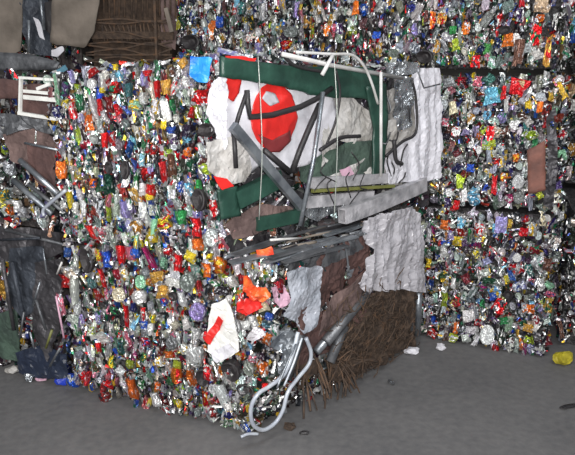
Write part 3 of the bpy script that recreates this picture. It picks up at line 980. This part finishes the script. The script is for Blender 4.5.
# bales of the row behind, under the top row
for lab, z0, z1 in (('can bale on the floor behind the front stack', 0.0, 0.85), ('can bale of the back row, behind the red-circled sack', 0.865, 1.65)):
    Hb, HF, HR, HL, HT = make_bale('can_bale', lab, 'bale', (-0.76, 4.40), (0.16, 4.06), (0.42, 4.80), (-0.46, 5.15), z0, z1)
    scraps('can_scraps', HF, Hb, 500, rr, 0.06, D2W)
for lab, z0, z1 in (('scrap bale on the floor behind the left stack', 0.0, 0.85), ('scrap bale of the back row under the rusty wire crate', 0.865, 1.65)):
    Hb, HF, HR, HL, HT = make_bale('scrap_bale', lab, 'bale', (-2.4, 4.75), (-0.80, 4.45), (-0.65, 5.2), (-2.25, 5.5), z0, z1)
    scraps('can_scraps', HF, Hb, 500, rr, 0.06, SIDEW)

# far right stack beyond the gap
for nm, lab, z0, z1, feats in (
        ('scrap_bale', 'dark scrap bale on the floor at the far right, behind the yellow lump', 0.0, 0.85, []),
        ('can_bale', 'can bale at the far right edge, middle of its stack', 0.865, 1.65, [(570, 92, 12, 18, -20, 'tan', 'plain'), (567, 88, 8, 8, 0, 'orange', 'plain'), (572, 150, 8, 14, 0, 'gold', 'chip'), (573, 105, 8, 12, 0, 'white', 'plain')]),
        ('can_bale', 'can bale at the far right edge, topmost of its stack', 1.665, 2.45, [(571, 30, 12, 26, 0, 'lblue', 'plain'), (573, 36, 6, 14, 0, 'blue', 'plain'), (561, 35, 6, 14, 0, 'silver', 'chip')])):
    fp = ((1.96, 4.40), (2.75, 4.05), (3.05, 4.8), (2.25, 5.1)) if feats else ((1.68, 3.55), (2.55, 3.20), (3.10, 4.8), (2.12, 5.1))
    G, GF, GR, GL, GT = make_bale(nm, lab, 'bale', *fp, z0, z1)
    cans(GF, G, 90, rr, 0.06, SIDEW, feats=feats, vert=0.6)  # dark can colours stand in for shadow at the right edge
    scraps('can_scraps', GF, G, 900, rr, 0.045, SIDEW)
    scraps('side_scraps', GL, G, 500, rr, 0.05, SIDEW)

# ------------------------------------------------------------------ left stack (F) and top left (E)
GRIM = dict(dark=12, grey=6, brown=4, silver=3, navy=2, dgreen=2, white=1)
M_GRIM = noisy('pressed_scrap_core', rgb(44, 40, 42), rgb(86, 80, 78), 18, 0.6, 0.3, 0.7)
F1, F1F, F1R, F1L, F1T = make_bale('scrap_bale', 'dark mixed scrap bale on the floor left of the front can bale', 'bale',
                                   (-2.25, 3.56), (-1.22, 3.07), (-0.66, 4.05), (-1.75, 4.40), 0.0, 0.84, mat=M_GRIM)
F2, F2F, F2R, F2L, F2T = make_bale('scrap_bale', 'brown scrap bale at left with a white frame and bent pipes', 'bale',
                                   (-2.25, 3.50), (-1.20, 3.02), (-0.66, 4.05), (-1.75, 4.40), 0.86, 1.655, mat=M_GRIM)
E1, E1F, E1R, E1L, E1T = make_bale('scrap_bale', 'topmost scrap bale at left with dusty brown boards', 'bale',
                                   (-2.40, 4.75), (-1.45, 4.57), (-1.30, 5.3), (-2.25, 5.5), 1.665, 2.5, mat=M_GRIM)
E2, E2F, E2R, E2L, E2T = make_bale('scrap_bale', 'rusty brown bale of flattened wire crates on the top row', 'bale',
                                   (-1.43, 4.56), (-0.80, 4.45), (-0.65, 5.2), (-1.28, 5.3), 1.665, 2.5, mat=MAT['rustdark'])


def T(face, name, pts, r_px, mat, bale, curve=False, sides=8, label=None, flat=1.0):
    """Tube over a bale side through photograph points (px, py, raise)."""
    q = [face.at(x, y, d) for x, y, d in pts]
    m = face.px(pts[0][0], pts[0][1])
    o = tube(name, q, r_px * min(m), MAT[mat], bale, curve, sides, None, flat)
    if label:
        o['label'] = label
    return o


def BAR(face, name, a, b, w_px, t, mat, bale, dent=0.0, open_end=False, label=None):
    pa, pb = face.at(*a), face.at(*b)
    m = face.px(a[0], a[1])
    o = bar(name, pa, pb, w_px * (m[0] * m[1]) ** 0.5, t, face.n, MAT[mat], bale, dent, open_end)
    if label:
        o['label'] = label
    return o


rr = random.Random(31)
scraps('dark_scraps', F1F, F1, 900, rr, 0.07, GRIM, -0.06, 0.0, vert=0.6)
scraps('dark_scraps', F2F, F2, 900, rr, 0.06, GRIM, -0.06, 0.0, vert=0.3)
scraps('dark_scraps', E1F, E1, 500, rr, 0.07, GRIM, -0.06, -0.02, vert=0.3)

# --- middle left bale: white frame, brown sheets, foil, pipes, cans
sheet('board', F2F, [(-30, 78), (20, 80), (22, 98), (-30, 100)], MAT['maroon'], F2, 0.02, 0.012, 8, 0.025, 0.012)
sheet('board', F2F, [(16, 84), (58, 84), (60, 120), (18, 118)], MAT['maroon'], F2, 0.015, 0.01, 8, 0.025, 0.012)
sheet('foil_sheet', F2F, [(-5, 112), (25, 116), (58, 122), (58, 136), (30, 128), (-5, 140)], MAT['dullsteel'], F2, 0.02, 0.03, 16, 0.018)
sheet('cloth', F2F, [(4, 134), (34, 128), (58, 140), (60, 176), (34, 168), (12, 160)], MAT['brown'], F2, 0.02, 0.022, 9, 0.02)
sheet('cloth', F2F, [(26, 144), (56, 148), (56, 190), (40, 186), (28, 168)], MAT['maroon'], F2, 0.05, 0.015, 9, 0.02)
fr = BAR(F2F, 'frame', (21, 77, .07), (20, 114, .07), 1.9, 0.015, 'cream', F2, label='white rectangular frame')
for q in (((20, 77.5, .07), (58, 80, .07), 2), ((19, 113, .07), (57, 119, .07), 2.6)):
    BAR(F2F, 'frame_rail', q[0], q[1], q[2], 0.02, 'cream', fr)
for q in (((24, 91, .065), (58, 94, .065), 2.6), ((24, 97, .065), (58, 100, .065), 3.6)):
    BAR(F2F, 'frame_slat', q[0], q[1], q[2], 0.012, 'cream', fr)
BAR(F2F, 'frame_slat', (37, 89, .08), (50, 84, .08), 2.6, 0.01, 'cream', fr)
T(F2F, 'pipe', [(13, 180, .06), (52, 214, .06)], 2.8, 'galv', F2)
T(F2F, 'pipe', [(20, 160, .07), (58, 194, .07)], 2.8, 'galv', F2)
T(F2F, 'pipe', [(28, 184, .055), (64, 212, .055)], 2, 'dullsteel', F2)
T(F2F, 'rod', [(44, 216, .10), (43, 211, .10), (47, 206, .10), (66, 190, .11)], 1.6, 'cable', F2, True)
T(F2F, 'rod', [(25, 143, .08), (58, 150, .08)], 1.2, 'galv', F2)
cans(F2F, F2, 60, rr, 0.05, WEIGHTS, feats=[(15, 207, 10, 12, 0, 'white', 'plain'), (8, 210, 8, 10, 0, 'orange', 'chip'), (3, 150, 6, 10, 0, 'lime', 'chip'),
     (22, 213, 12, 10, 0, 'silver', 'chip'), (4, 195, 8, 10, 0, 'teal', 'chip'), (8, 170, 10, 12, 0, 'silver', 'chip')], vert=0.4, v0=0.02, v1=0.30, u0=0.3)
cans(F2F, F2, 40, rr, 0.045, GRIM, vert=0.4, v0=0.5, v1=0.72, u0=0.35, u1=0.7)

# --- lower left bale: dark plates, rods, blue bag
sheet('dark_plate', F1F, [(-20, 226), (62, 232), (64, 252), (40, 262), (-20, 262)], MAT['darkscrap'], F1, 0.03, 0.02, 6, 0.025, 0.006)
sheet('dark_plate', F1F, [(8, 248), (44, 246), (48, 298), (26, 318), (8, 300)], MAT['bluegrey'], F1, 0.05, 0.02, 6, 0.025, 0.006)
sheet('dark_plate', F1F, [(34, 262), (62, 258), (60, 330), (48, 362), (34, 330)], MAT['darkscrap'], F1, 0.06, 0.025, 6, 0.025, 0.006)
sheet('dark_plate', F1F, [(-12, 318), (20, 306), (18, 362), (-12, 352)], MAT['greencloth'], F1, 0.04, 0.02, 6, 0.025, 0.006)
sheet('plastic_bag', F1F, [(16, 352), (38, 346), (66, 354), (66, 378), (40, 378), (20, 372)], MAT['darkbluebag'], F1, 0.06, 0.02, 10, 0.015, 0.004)
for pts, r_, m in (([(43, 248, .09), (47, 274, .09)], 1.5, 'galv'), ([(12, 262, .09), (24, 320, .08)], 3.5, 'bluegrey'), ([(2, 258, .08), (14, 330, .08)], 3, 'darkscrap'),
                   ([(40, 282, .1), (33, 306, .1)], 1.4, 'galv'), ([(24, 312, .1), (20, 338, .1)], 1.6, 'dullsteel'), ([(30, 332, .1), (34, 348, .1)], 1.5, 'galv'),
                   ([(62, 262, .1), (57, 274, .1)], 1.6, 'whitepaint'), ([(52, 330, .11), (46, 348, .11)], 1.8, 'yellowgreen'), ([(60, 348, .1), (50, 366, .1)], 1.8, 'dullsteel'),
                   ([(36, 300, .1), (46, 330, .1)], 2.2, 'dullsteel'), ([(6, 230, .07), (70, 246, .07)], 2.5, 'dullsteel'), ([(0, 240, .07), (40, 238, .09)], 2, 'bluegrey'),
                   ([(56, 296, .1), (64, 338, .1)], 1.6, 'pink')):
    T(F1F, 'rod', pts, r_ * 0.6, m, F1)
cans(F1F, F1, 70, rr, 0.05, DW, feats=[(3, 292, 8, 22, 0, 'gold', 'flake'), (7, 300, 5, 12, 0, 'white', 'flake'), (1, 268, 5, 8, 0, 'white', 'chip'), (4, 340, 6, 12, 0, 'silver', 'chip')], vert=0.7, u0=0.3, u1=0.62, v0=0.1, v1=0.75)

# --- top left: boards and grey metal, then the wire crates
sheet('board', E1F, [(-40, -40), (24, -40), (20, 54), (-40, 58)], MAT['card'], E1, 0.06, 0.015, 3, 0.05, 0.015)
sheet('board', E1F, [(55, -40), (104, -40), (94, 30), (84, 48), (70, 46), (50, 44)], MAT['card'], E1, 0.10, 0.02, 3, 0.04, 0.015)
sheet('grey_plate', E1F, [(22, -30), (46, -40), (48, 20), (52, 56), (30, 54), (18, 22)], MAT['bluegrey'], E1, 0.06, 0.02, 5, 0.03, 0.006)
sheet('grey_plate', E1F, [(-40, 50), (30, 54), (60, 62), (56, 70), (-40, 72)], MAT['dullsteel'], E1, 0.12, 0.008, 5, 0.03, 0.01)
sheet('dark_opening_sheet', E1F, [(44, 2), (56, 0), (54, 38), (46, 30)], MAT['black'], E1, 0.085, 0.006, 5, 0.03, 0.006).name = 'opening_shade_strip'  # black sheet painting in the dark of an opening between panels
T(E1F, 'rod', [(29, 20, .12), (29, 52, .12)], 1.5, 'galv', E1)
T(E1F, 'rod', [(40, -5, .12), (44, 30, .12)], 1.6, 'galv', E1)
sheet('paper_scrap', E1F, [(33, 17), (39, 20), (45, 40), (39, 37)], MAT['white_film'], E1, 0.13, 0.008, 9, 0.02)
sheet('paper_scrap', E1F, [(52, 50), (63, 46), (65, 50), (58, 57), (52, 56)], MAT['white_film'], E1, 0.13, 0.008, 9, 0.015)
for k in range(16):
    x = 92 + k * 5.6
    T(E2F, 'crate_bar', [(x, -30, .03), (x + rr.uniform(-1, 1), 18 + rr.uniform(-2, 2), .03)], 0.9, 'rust', E2, sides=6)
for k in range(15):
    x = 100 + k * 4.4
    T(E2F, 'crate_bar', [(x + rr.uniform(-2, 2), 22, .04), (x + rr.uniform(0, 3), 31, .05), (x + 4 + rr.uniform(-1, 2), 41, .04)], 1.0, 'rust', E2, True, sides=6)
for y, a in ((20, 1), (23, -1), (34, 2), (43, 1), (47, -2), (51, 2), (55, 0), (59, 2), (62, -1)):
    T(E2F, 'crate_rail', [(86, y + a, .05), (120, y - a, .06), (150, y + 2 * a, .06), (172, y - a, .05)], 1.0, 'rust', E2, True, sides=6)
BAR(E2F, 'crate_rail', (88, 35, .05), (174, 36, .05), 7, 0.02, 'rustdark', E2)
BAR(E2F, 'crate_post', (154, -20, .07), (157, 60, .07), 2.5, 0.02, 'rust', E2)
BAR(E2F, 'crate_post', (166, 8, .07), (172, 32, .07), 4, 0.02, 'card', E2)
sheet('board', E2F, [(160, -20), (178, -20), (176, 50), (162, 45)], MAT['brown'], E2, 0.02, 0.02, 6, 0.03, 0.008)

# ------------------------------------------------------------------ junk pressed into the side of bale B
sheet('cloth', BR, [(222, 60), (430, 72), (428, 205), (226, 252)], MAT['darkscrap'], B, -0.03, 0.02, 6, 0.03)  # dark backing sheet, coloured to paint deep shade between the junk
sk_ = sheet('printed_sack', BR, [(219, 84), (232, 72), (262, 78), (300, 86), (332, 92), (338, 118), (326, 150), (308, 164), (286, 170), (262, 164), (246, 178), (226, 172), (219, 140)],
            MAT['white_film'], B, 0.03, 0.014, 8, 0.014, 0.004, crisp=0.0, lift=[(272, 115, 0.14, 0.03)])
sk_['label'] = 'white plastic sack with a big red circle'
ell = [(272 + 23 * math.cos(t * math.pi / 9), 117 + 34 * math.sin(t * math.pi / 9)) for t in range(18)]
sheet('red_circle', BR, ell, MAT['red'], sk_, 0.035, 0.014, 8, 0.007, 0.003, rag=0.002, crisp=0.0, lift=[(272, 115, 0.14, 0.03)])
sheet('red_patch', BR, [(223, 76), (242, 79), (240, 92), (234, 102), (224, 94)], MAT['red'], sk_, 0.036, 0.014, 8, 0.012, 0.003, rag=0.002, crisp=0.0, lift=[(272, 115, 0.14, 0.03)])
sheet('grey_patch', BR, [(259, 98), (265, 91), (274, 93), (276, 102), (266, 106)], MAT['grey_film'], sk_, 0.039, 0.014, 8, 0.01, 0.003, rag=0.002, crisp=0.0, lift=[(272, 115, 0.14, 0.03)])
sheet('shaded_red_patch', BR, [(256, 134), (270, 140), (288, 130), (290, 140), (278, 152), (266, 152)], MAT['darkred'], sk_, 0.039, 0.014, 8, 0.01, 0.003, rag=0.002, crisp=0.0, lift=[(272, 115, 0.14, 0.03)])  # darker red paints the shading at the bottom of the circle
sheet('cloth', BR, [(206, 142), (232, 136), (246, 148), (252, 168), (246, 182), (226, 186), (208, 170)], MAT['dirty_white'], B, 0.06, 0.02, 10, 0.014)
sheet('white_cloth', BR, [(336, 94), (352, 96), (372, 112), (378, 150), (362, 146), (340, 140), (328, 158), (320, 170), (322, 140), (334, 112)], MAT['dirty_white'], B, 0.04, 0.02, 9, 0.016)
sheet('green_cloth', BR, [(304, 166), (330, 150), (352, 142), (378, 140), (378, 172), (350, 180), (322, 188), (304, 182)], MAT['greencloth'], B, 0.05, 0.02, 7, 0.018)
gb = sheet('green_board', BR, [(222, 56), (250, 61), (300, 67), (345, 66), (372, 68), (386, 86), (384, 104), (360, 98), (320, 96), (270, 84), (222, 77)], MAT['green'], B, 0.075, 0.006, 3, 0.02, 0.02)
gb['label'] = 'long dark green board'
sheet('green_strip', BR, [(366, 86), (386, 84), (388, 120), (384, 178), (372, 180), (375, 130)], MAT['green'], B, 0.085, 0.012, 6, 0.016, 0.012)
sheet('green_panel', BR, [(218, 190), (238, 186), (242, 216), (222, 220)], MAT['green'], B, 0.07, 0.012, 6, 0.016, 0.012)
BAR(BR, 'green_bar', (236, 200, .05), (280, 178, .05), 16, 0.04, 'green', B)
BAR(BR, 'green_bar', (256, 224, .05), (300, 215, .05), 12, 0.03, 'green', B)
sheet('cloth', BR, [(238, 214), (262, 204), (290, 206), (298, 214), (262, 232), (236, 240), (226, 226)], MAT['brown'], B, 0.04, 0.018, 9, 0.018)
sheet('white_film', BF, [(209, 84), (217, 76), (226, 78), (226, 150), (219, 146), (213, 128), (207, 112)], MAT['white_film'], B, 0.05, 0.022, 12, 0.012, crisp=0.3)
sheet('white_cloth', BR, [(384, 90), (414, 84), (416, 140), (400, 186), (384, 184)], MAT['dirty_white'], B, 0.03, 0.022, 10, 0.014)
for k in range(9):
    x, y = rr.uniform(382, 412), rr.uniform(84, 176)
    T(BR, 'curled_wire', [(x, y, .07), (x + rr.uniform(-8, 8), y + rr.uniform(4, 14), .1), (x + rr.uniform(-10, 10), y + rr.uniform(10, 30), .08)], 0.8, rr.choice(('black', 'dullsteel', 'black')), B, True, 5)
for k in range(7):
    x, y = rr.uniform(325, 375), rr.uniform(150, 195)
    T(BR, 'curled_wire', [(x, y, .11), (x + rr.uniform(-12, 12), y + rr.uniform(4, 14), .12), (x + rr.uniform(-14, 14), y + rr.uniform(10, 30), .11)], 0.6, 'black', B, True, 5)
sheet('red_scrap', BR, [(222, 72), (226, 56), (256, 58), (254, 63)], MAT['red'], B, 0.05, 0.006, 6, 0.02)
sheet('red_scrap', BR, [(214, 176), (226, 178), (234, 186), (222, 190)], MAT['red'], B, 0.09, 0.006, 6, 0.02)
T(BR, 'black_band', [(247, 90, .10), (248, 104, .10), (250, 117, .10), (272, 115, .11), (300, 107, .11), (318, 98, .09), (332, 88, .08)], 3.0, 'black', B, False, 6)
T(BR, 'black_band', [(247, 92, .10), (240, 112, .09), (233, 136, .08)], 2.4, 'black', B, False, 6)
T(BR, 'black_band', [(320, 104, .09), (310, 126, .09), (300, 150, .09), (292, 172, .08)], 3.0, 'black', B, False, 6)
T(BR, 'black_band', [(234, 134, .09), (236, 168, .09)], 2.6, 'black', B, False, 6)
T(BR, 'black_band', [(336, 70, .11), (340, 92, .1), (336, 120, .09), (326, 146, .08)], 1.4, 'black', B, True, 6)
T(BR, 'black_band', [(320, 150, .09), (340, 138, .09), (360, 136, .09)], 2.0, 'black', B, True, 6)
T(BR, 'black_band', [(264, 150, .1), (290, 172, .1)], 3, 'black', B, False, 6)
BAR(BR, 'steel_channel', (233, 126, .12), (302, 208, .10), 8, 0.03, 'galv', B, label='grey steel channel lying diagonally')
T(BR, 'pole', [(323, 92, .13), (314, 158, .14), (300, 226, .14)], 2.2, 'galv', B, label='bright pole leaning across the side')
T(BR, 'pole', [(381, 72, .13), (381, 176, .12)], 1.6, 'whitepaint', B)
T(BR, 'pole', [(282, 54, .12), (330, 65, .12), (402, 78, .1)], 2.4, 'whitepaint', B, label='white rod along the top edge')
T(BR, 'pole', [(296, 52, .12), (330, 54, .13), (352, 55, .13), (364, 66, .13), (372, 84, .12), (378, 104, .11)], 1.5, 'whitepaint', B, True)
T(BR, 'pole', [(333, 55, .15), (322, 75, .15)], 2.0, 'whitepaint', B)
T(BR, 'pole', [(282, 54, .11), (296, 66, .11), (324, 72, .11)], 1.8, 'black', B, True, 6)
BAR(BR, 'white_plank', (312, 183, .08), (386, 178, .08), 9, 0.03, 'plank', B)
BAR(BR, 'white_plank', (306, 202, .08), (372, 196, .08), 10, 0.03, 'plank', B)
BAR(BR, 'strip', (312, 191, .105), (394, 186, .10), 2.6, 0.015, 'yellowgreen', B, label='yellow-green strip between two planks')
BAR(BR, 'white_channel', (342, 216, .14), (424, 184, .09), 12, 0.05, 'plank', B, 0.006, True, label='open-ended pale channel at the lower edge')
sheet('foil_sheet', BR, [(394, 74), (414, 78), (412, 126), (398, 132), (392, 110)], MAT['silverfoil'], B, 0.08, 0.02, 12, 0.014)
sheet('foil_sheet', BR, [(384, 62), (416, 62), (418, 74), (388, 76)], MAT['silverfoil'], B, 0.06, 0.02, 14, 0.014)
sheet('foil_sheet', BR, [(300, 214), (318, 200), (340, 196), (344, 206), (318, 222)], MAT['silverfoil'], B, 0.07, 0.015, 14, 0.014)
ws = sheet('white_sheet', BR, [(412, 76), (420, 68), (441, 68), (441, 178), (430, 182), (406, 182), (386, 184), (384, 160), (400, 146), (416, 134), (414, 100)], MAT['white_film'], B, 0.075, 0.016, 7, 0.016, 0.004, ripple=(60, 0.010))
ws['label'] = 'tall white plastic sheet'
sheet('cloth', BR, [(382, 120), (400, 118), (408, 132), (396, 146), (384, 150)], MAT['dirty_white'], B, 0.06, 0.018, 11, 0.014)
T(BR, 'dark_wire', [(386, 156, .1), (402, 142, .1), (416, 132, .1), (416, 100, .1), (412, 80, .1)], 1.4, 'black', B, True, 6)
T(BR, 'dark_wire', [(394, 140, .1), (396, 160, .1), (402, 164, .1)], 2.2, 'black', B, True, 6)
T(BR, 'dark_wire', [(418, 72, .1), (424, 88, .1), (440, 84, .1)], 0.8, 'dullsteel', B, False, 6)
sheet('pink_scrap', BR, [(340, 170), (350, 166), (354, 174), (344, 178)], MAT['pink'], B, 0.09, 0.006, 9, 0.012)
sheet('dirty_scrap', BR, [(322, 180), (346, 168), (370, 156), (372, 176), (340, 182)], MAT['dirty_white'], B, 0.065, 0.015, 10, 0.014)
# flat plates and pipes along the joint between the two front bales
for k in range(30):
    x = 226 + k * 5 + rr.uniform(-4, 4)
    top_, bot_ = 256 - (x - 222) * 0.235, 264 - max(0, x - 285) * 0.36
    y = rr.uniform(top_ - 4, bot_)
    L = rr.uniform(26, 64)
    x2 = min(x + L, 362)
    y2 = y - (x2 - x) * rr.uniform(0.2, 0.34)
    h1 = 0.012 + 0.03 * rr.random()
    pa, pb = AT.at(x, y, h1), AT.at(x2, y2, h1 + 0.01)
    mt = rr.choice(('dullsteel', 'galv', 'darkscrap', 'dullsteel', 'card', 'galv'))
    if k % 3:
        bar('flat_bar', pa, pb, rr.uniform(0.02, 0.05), 0.008, AT.n, MAT[mt], A, rr.uniform(-.008, .008))
    else:
        tube('thin_pipe', [pa, pa.lerp(pb, .5) + Vector((0, 0, rr.uniform(-.004, .01))), pb], rr.uniform(0.005, 0.011), MAT[mt], A, True)
scraps('top_scraps', AT, A, 700, rr, 0.05, DARKW, -0.015, 0.01, vert=0.2)
sheet('foil_packet', AF, [(256, 250), (272, 246), (274, 254), (258, 258)], MAT['orange'], A, 0.03, 0.008, 14, 0.01)
T(BR, 'pole', [(270, 240, .12), (302, 238, .12)], 1.2, 'whitepaint', B)
T(BR, 'pole', [(334, 238, .09), (350, 234, .09)], 1.3, 'whitepaint', B)
for x0, x1 in ((258, 262), (334, 337)):
    T(BR, 'baling_wire', [(x0, 56, .15), (x0 + 3, 110, .16), (x1, 160, .16), (x1 - 3, 220, .13)], 0.5, 'wire', B, True, 5)

# ------------------------------------------------------------------ junk in the side of bale A
scraps('side_scraps', AR, A, 1500, rr, 0.07, DARKW, -0.05, 0.0, vert=0.1)
sheet('cloth', AR, [(300, 262), (366, 232), (372, 290), (352, 330), (316, 360), (292, 372)], MAT['maroon'], A, 0.02, 0.03, 6, 0.022)
sheet('cloth', AR, [(322, 312), (336, 296), (368, 272), (366, 290), (330, 328), (318, 336)], MAT['brown'], A, 0.06, 0.016, 8, 0.02)
pb = sheet('plastic_bag', AR, [(287, 272), (300, 266), (321, 266), (321, 296), (316, 326), (304, 334), (296, 320), (283, 316), (290, 296)], MAT['palefilm'], A, 0.05, 0.018, 10, 0.012)
pb['label'] = 'pale bluish plastic bag at the corner'
ps = sheet('white_sack', AR, [(362, 222), (380, 214), (412, 206), (422, 214), (424, 292), (398, 290), (376, 292), (368, 300), (360, 284), (368, 262), (374, 250), (366, 240)], MAT['grey_film'], A, 0.07, 0.016, 7, 0.014, 0.004, ripple=(60, 0.02))
ps['label'] = 'ragged greyish white sack hanging down'
sheet('dark_sheet', AR, [(284, 266), (320, 250), (366, 232), (366, 246), (322, 268), (296, 276)], MAT['dullsteel'], A, 0.03, 0.02, 8, 0.02)
sheet('pink_scrap', AR, [(272, 288), (285, 285), (288, 300), (280, 308), (274, 302)], MAT['pink'], A, 0.03, 0.02, 10, 0.012)
T(AR, 'conduit', [(326, 342, .07), (366, 294, .06)], 4.6, 'dullsteel', A)
T(AR, 'conduit', [(316, 352, .05), (356, 306, .05)], 3.6, 'galv', A)
T(AR, 'conduit', [(330, 362, .07), (345, 326, .06)], 4.0, 'dullsteel', A)
sheet('foil_sheet', AR, [(270, 334), (288, 326), (298, 340), (291, 356), (284, 376), (276, 372), (280, 352), (272, 348)], MAT['galv'], A, 0.03, 0.03, 14, 0.014, crisp=0.3)
T(AR, 'conduit', [(286, 378, .03), (300, 334, .03)], 5, 'dullsteel', A)
T(AR, 'conduit', [(419, 292, .05), (417, 334, .04)], 3.2, 'galv', A)
T(AR, 'conduit', [(412, 292, .04), (411, 330, .04)], 2.0, 'galv', A)
T(AR, 'wire', [(341, 236, .08), (346, 250, .08), (349, 272, .08)], 1.0, 'galv', A, True, 6)
sheet('orange_scrap', AR, [(300, 366), (318, 358), (316, 372), (302, 384)], MAT['rust'], A, 0.05, 0.01, 9, 0.016)
hz = T(AR, 'hose', [(306, 338, .07), (311, 352, .08), (309, 364, .08), (298, 378, .08), (288, 392, .09), (283, 410, .09), (275, 423, .08), (263, 430, .08), (253, 424, .08),
                    (251, 408, .08), (258, 394, .09), (270, 386, .09), (284, 374, .09), (293, 352, .08), (298, 332, .07)], 1.7, 'cable', A, True, 10, label='light grey hose bent into a loop')
T(AR, 'hose', [(284, 386, .10), (294, 362, .10), (302, 338, .09)], 0.9, 'cable', A, True)
T(AR, 'hose', [(277, 388, .10), (286, 366, .10), (296, 344, .09)], 0.9, 'galv', A, True)
T(AR, 'hose', [(241, 437, .03), (248, 434, .04), (258, 434, .05)], 1.3, 'cable', A, True)

# rusty wire tangle bulging out of bale A's side
bm = bmesh.new()
for k in range(430):
    x, y = rr.uniform(336, 414), rr.uniform(286, 372)
    if y > 378 - (x - 336) * 0.36 or y < 300 - (x - 340) * 0.2:
        continue
    p = AR.at(x, y, rr.uniform(0.0, 0.09))
    pts = [p]
    d = Vector((rr.uniform(-1, 1), rr.uniform(-1, 1), rr.uniform(-1, 1)))
    for j in range(5):
        d = (d + Vector((rr.uniform(-1, 1), rr.uniform(-1, 1), rr.uniform(-1, 1))) * 0.8).normalized()
        d -= AR.n * d.dot(AR.n) * 0.6
        q = pts[-1] + d * 0.035
        q.z = max(q.z, 0.012)
        pts.append(q)
    tube_into(bm, pts, rr.uniform(0.0014, 0.0032), 4)
tg = from_bm('rusty_wire_tangle', bm, MAT['rust'], A)
tg['kind'] = 'stuff'
sheet('rust_mat', AR, [(334, 330), (352, 300), (376, 290), (416, 290), (414, 346), (380, 362), (348, 384), (330, 380)], MAT['rustdark'], A, 0.045, 0.035, 12, 0.014)
for k in range(34):
    x, y = rr.uniform(298, 352), rr.uniform(352, 378)
    y = min(y, 392 - (x - 298) * 0.5)
    a = AR.at(x, y, 0.03)
    b_ = a + Vector((rr.uniform(-.03, .09), rr.uniform(-.15, -.03), -rr.uniform(0.05, 0.16)))
    b_.z = max(b_.z, 0.012)
    tube('rusty_rod', [a, a.lerp(b_, .5) + Vector((rr.uniform(-.01, .01), 0, 0.01)), b_], rr.uniform(0.003, 0.006), MAT['rust'], A, sides=6)
T(AR, 'rusty_rod', [(352, 366, .06), (366, 360, .09), (378, 362, .1)], 0.9, 'rust', A, True, 6)

# carton and packets in bale A's can side
ct = sheet('flattened_carton', AF, [(212, 304), (225, 299), (233, 314), (237, 334), (239, 351), (221, 363), (208, 351), (207, 330)], MAT['cream'], A, 0.05, 0.014, 12, 0.012, 0.004)
ct['label'] = 'white flattened carton with a red stripe'
sheet('red_stripe', AF, [(203, 341), (218, 316), (224, 320), (209, 346)], MAT['red'], ct, 0.062, 0.014, 12, 0.012, 0.003)
sheet('carton_flap', AF, [(210, 352), (228, 344), (236, 352), (216, 364)], MAT['white_film'], ct, 0.066, 0.012, 12, 0.012, 0.003)
sheet('foil_packet', AF, [(236, 303), (247, 298), (258, 301), (262, 308), (246, 316), (238, 312)], MAT['red'], A, 0.045, 0.02, 16, 0.012, crisp=0.4)
op = sheet('foil_packet', AF, [(241, 277), (250, 276), (256, 285), (266, 288), (271, 296), (262, 303), (252, 299), (245, 292)], MAT['orange'], A, 0.05, 0.022, 16, 0.012, crisp=0.4)
op['label'] = 'orange-red crumpled packet'

# ------------------------------------------------------------------ litter on the floor
def litter(name, label, cat, px, py, w, h, mat, seed, height=0.03):
    """Crumpled scrap lying on the concrete."""
    r = ray(px, py)
    p = EYE + r * (-EYE.z / r.z)
    bm = bmesh.new()
    bmesh.ops.create_icosphere(bm, subdivisions=2, radius=1)
    for v in bm.verts:
        k = 1 + 0.5 * noise.noise(v.co * 1.6 + Vector((seed, 0, 0))) + 0.25 * noise.noise(v.co * 4 + Vector((0, seed, 0)))
        v.co = Vector((v.co.x * k * w / 2, v.co.y * k * h / 2, max(0.0, (v.co.z * k * 0.7 + 0.45)) * height))
    o = from_bm(name, bm, mat)
    o.location = (p.x, p.y, 0.001)
    o.rotation_euler.z = seed
    return tag(o, label, cat)


litter('paper_scrap', 'white crumpled scrap on the concrete beside the rusty tangle', 'litter', 412, 353, 0.10, 0.07, MAT['white_film'], 0.2)
litter('paper_scrap', 'small whitish scrap at the foot of the right can bale', 'litter', 441, 349, 0.07, 0.05, MAT['white_film'], 1.1)
litter('plastic_scrap', 'yellow crumpled plastic lump on the floor at right', 'litter', 563, 363, 0.13, 0.09, MAT['yellow'], 0.4, 0.06)
litter('paper_scrap', 'small grey scrap on the bare floor right of the tangle', 'litter', 391, 383, 0.05, 0.03, MAT['dullsteel'], 2.0, 0.015)
litter('dark_crumb', 'small dark crumb on the floor right of the hose loop', 'litter', 305, 434, 0.05, 0.025, MAT['black'], 0.1, 0.012)
litter('dark_crumb', 'dark sliver on the floor at the far right edge', 'litter', 570, 407, 0.12, 0.03, MAT['black'], 0.3, 0.01)
litter('paper_scrap', 'whitish scrap on the floor under the dark left bale', 'litter', 14, 372, 0.09, 0.06, MAT['dirty_white'], 0.7)
litter('can_scrap', 'crushed silver can on the floor by the dark blue bag', 'litter', 30, 380, 0.07, 0.05, MAT['silverfoil'], 1.7, 0.04)
litter('paper_scrap', 'tan scrap on the floor below the dark blue bag', 'litter', 42, 380, 0.07, 0.06, MAT['pink'], 2.7, 0.03)
litter('plastic_scrap', 'deep blue plastic scrap at the left foot of the front bale', 'litter', 66, 384, 0.11, 0.06, MAT['blue'], 0.5, 0.05)
litter('dark_crumb', 'brownish crumb on the floor below the hose', 'litter', 290, 428, 0.06, 0.05, MAT['rustdark'], 1.3, 0.02)
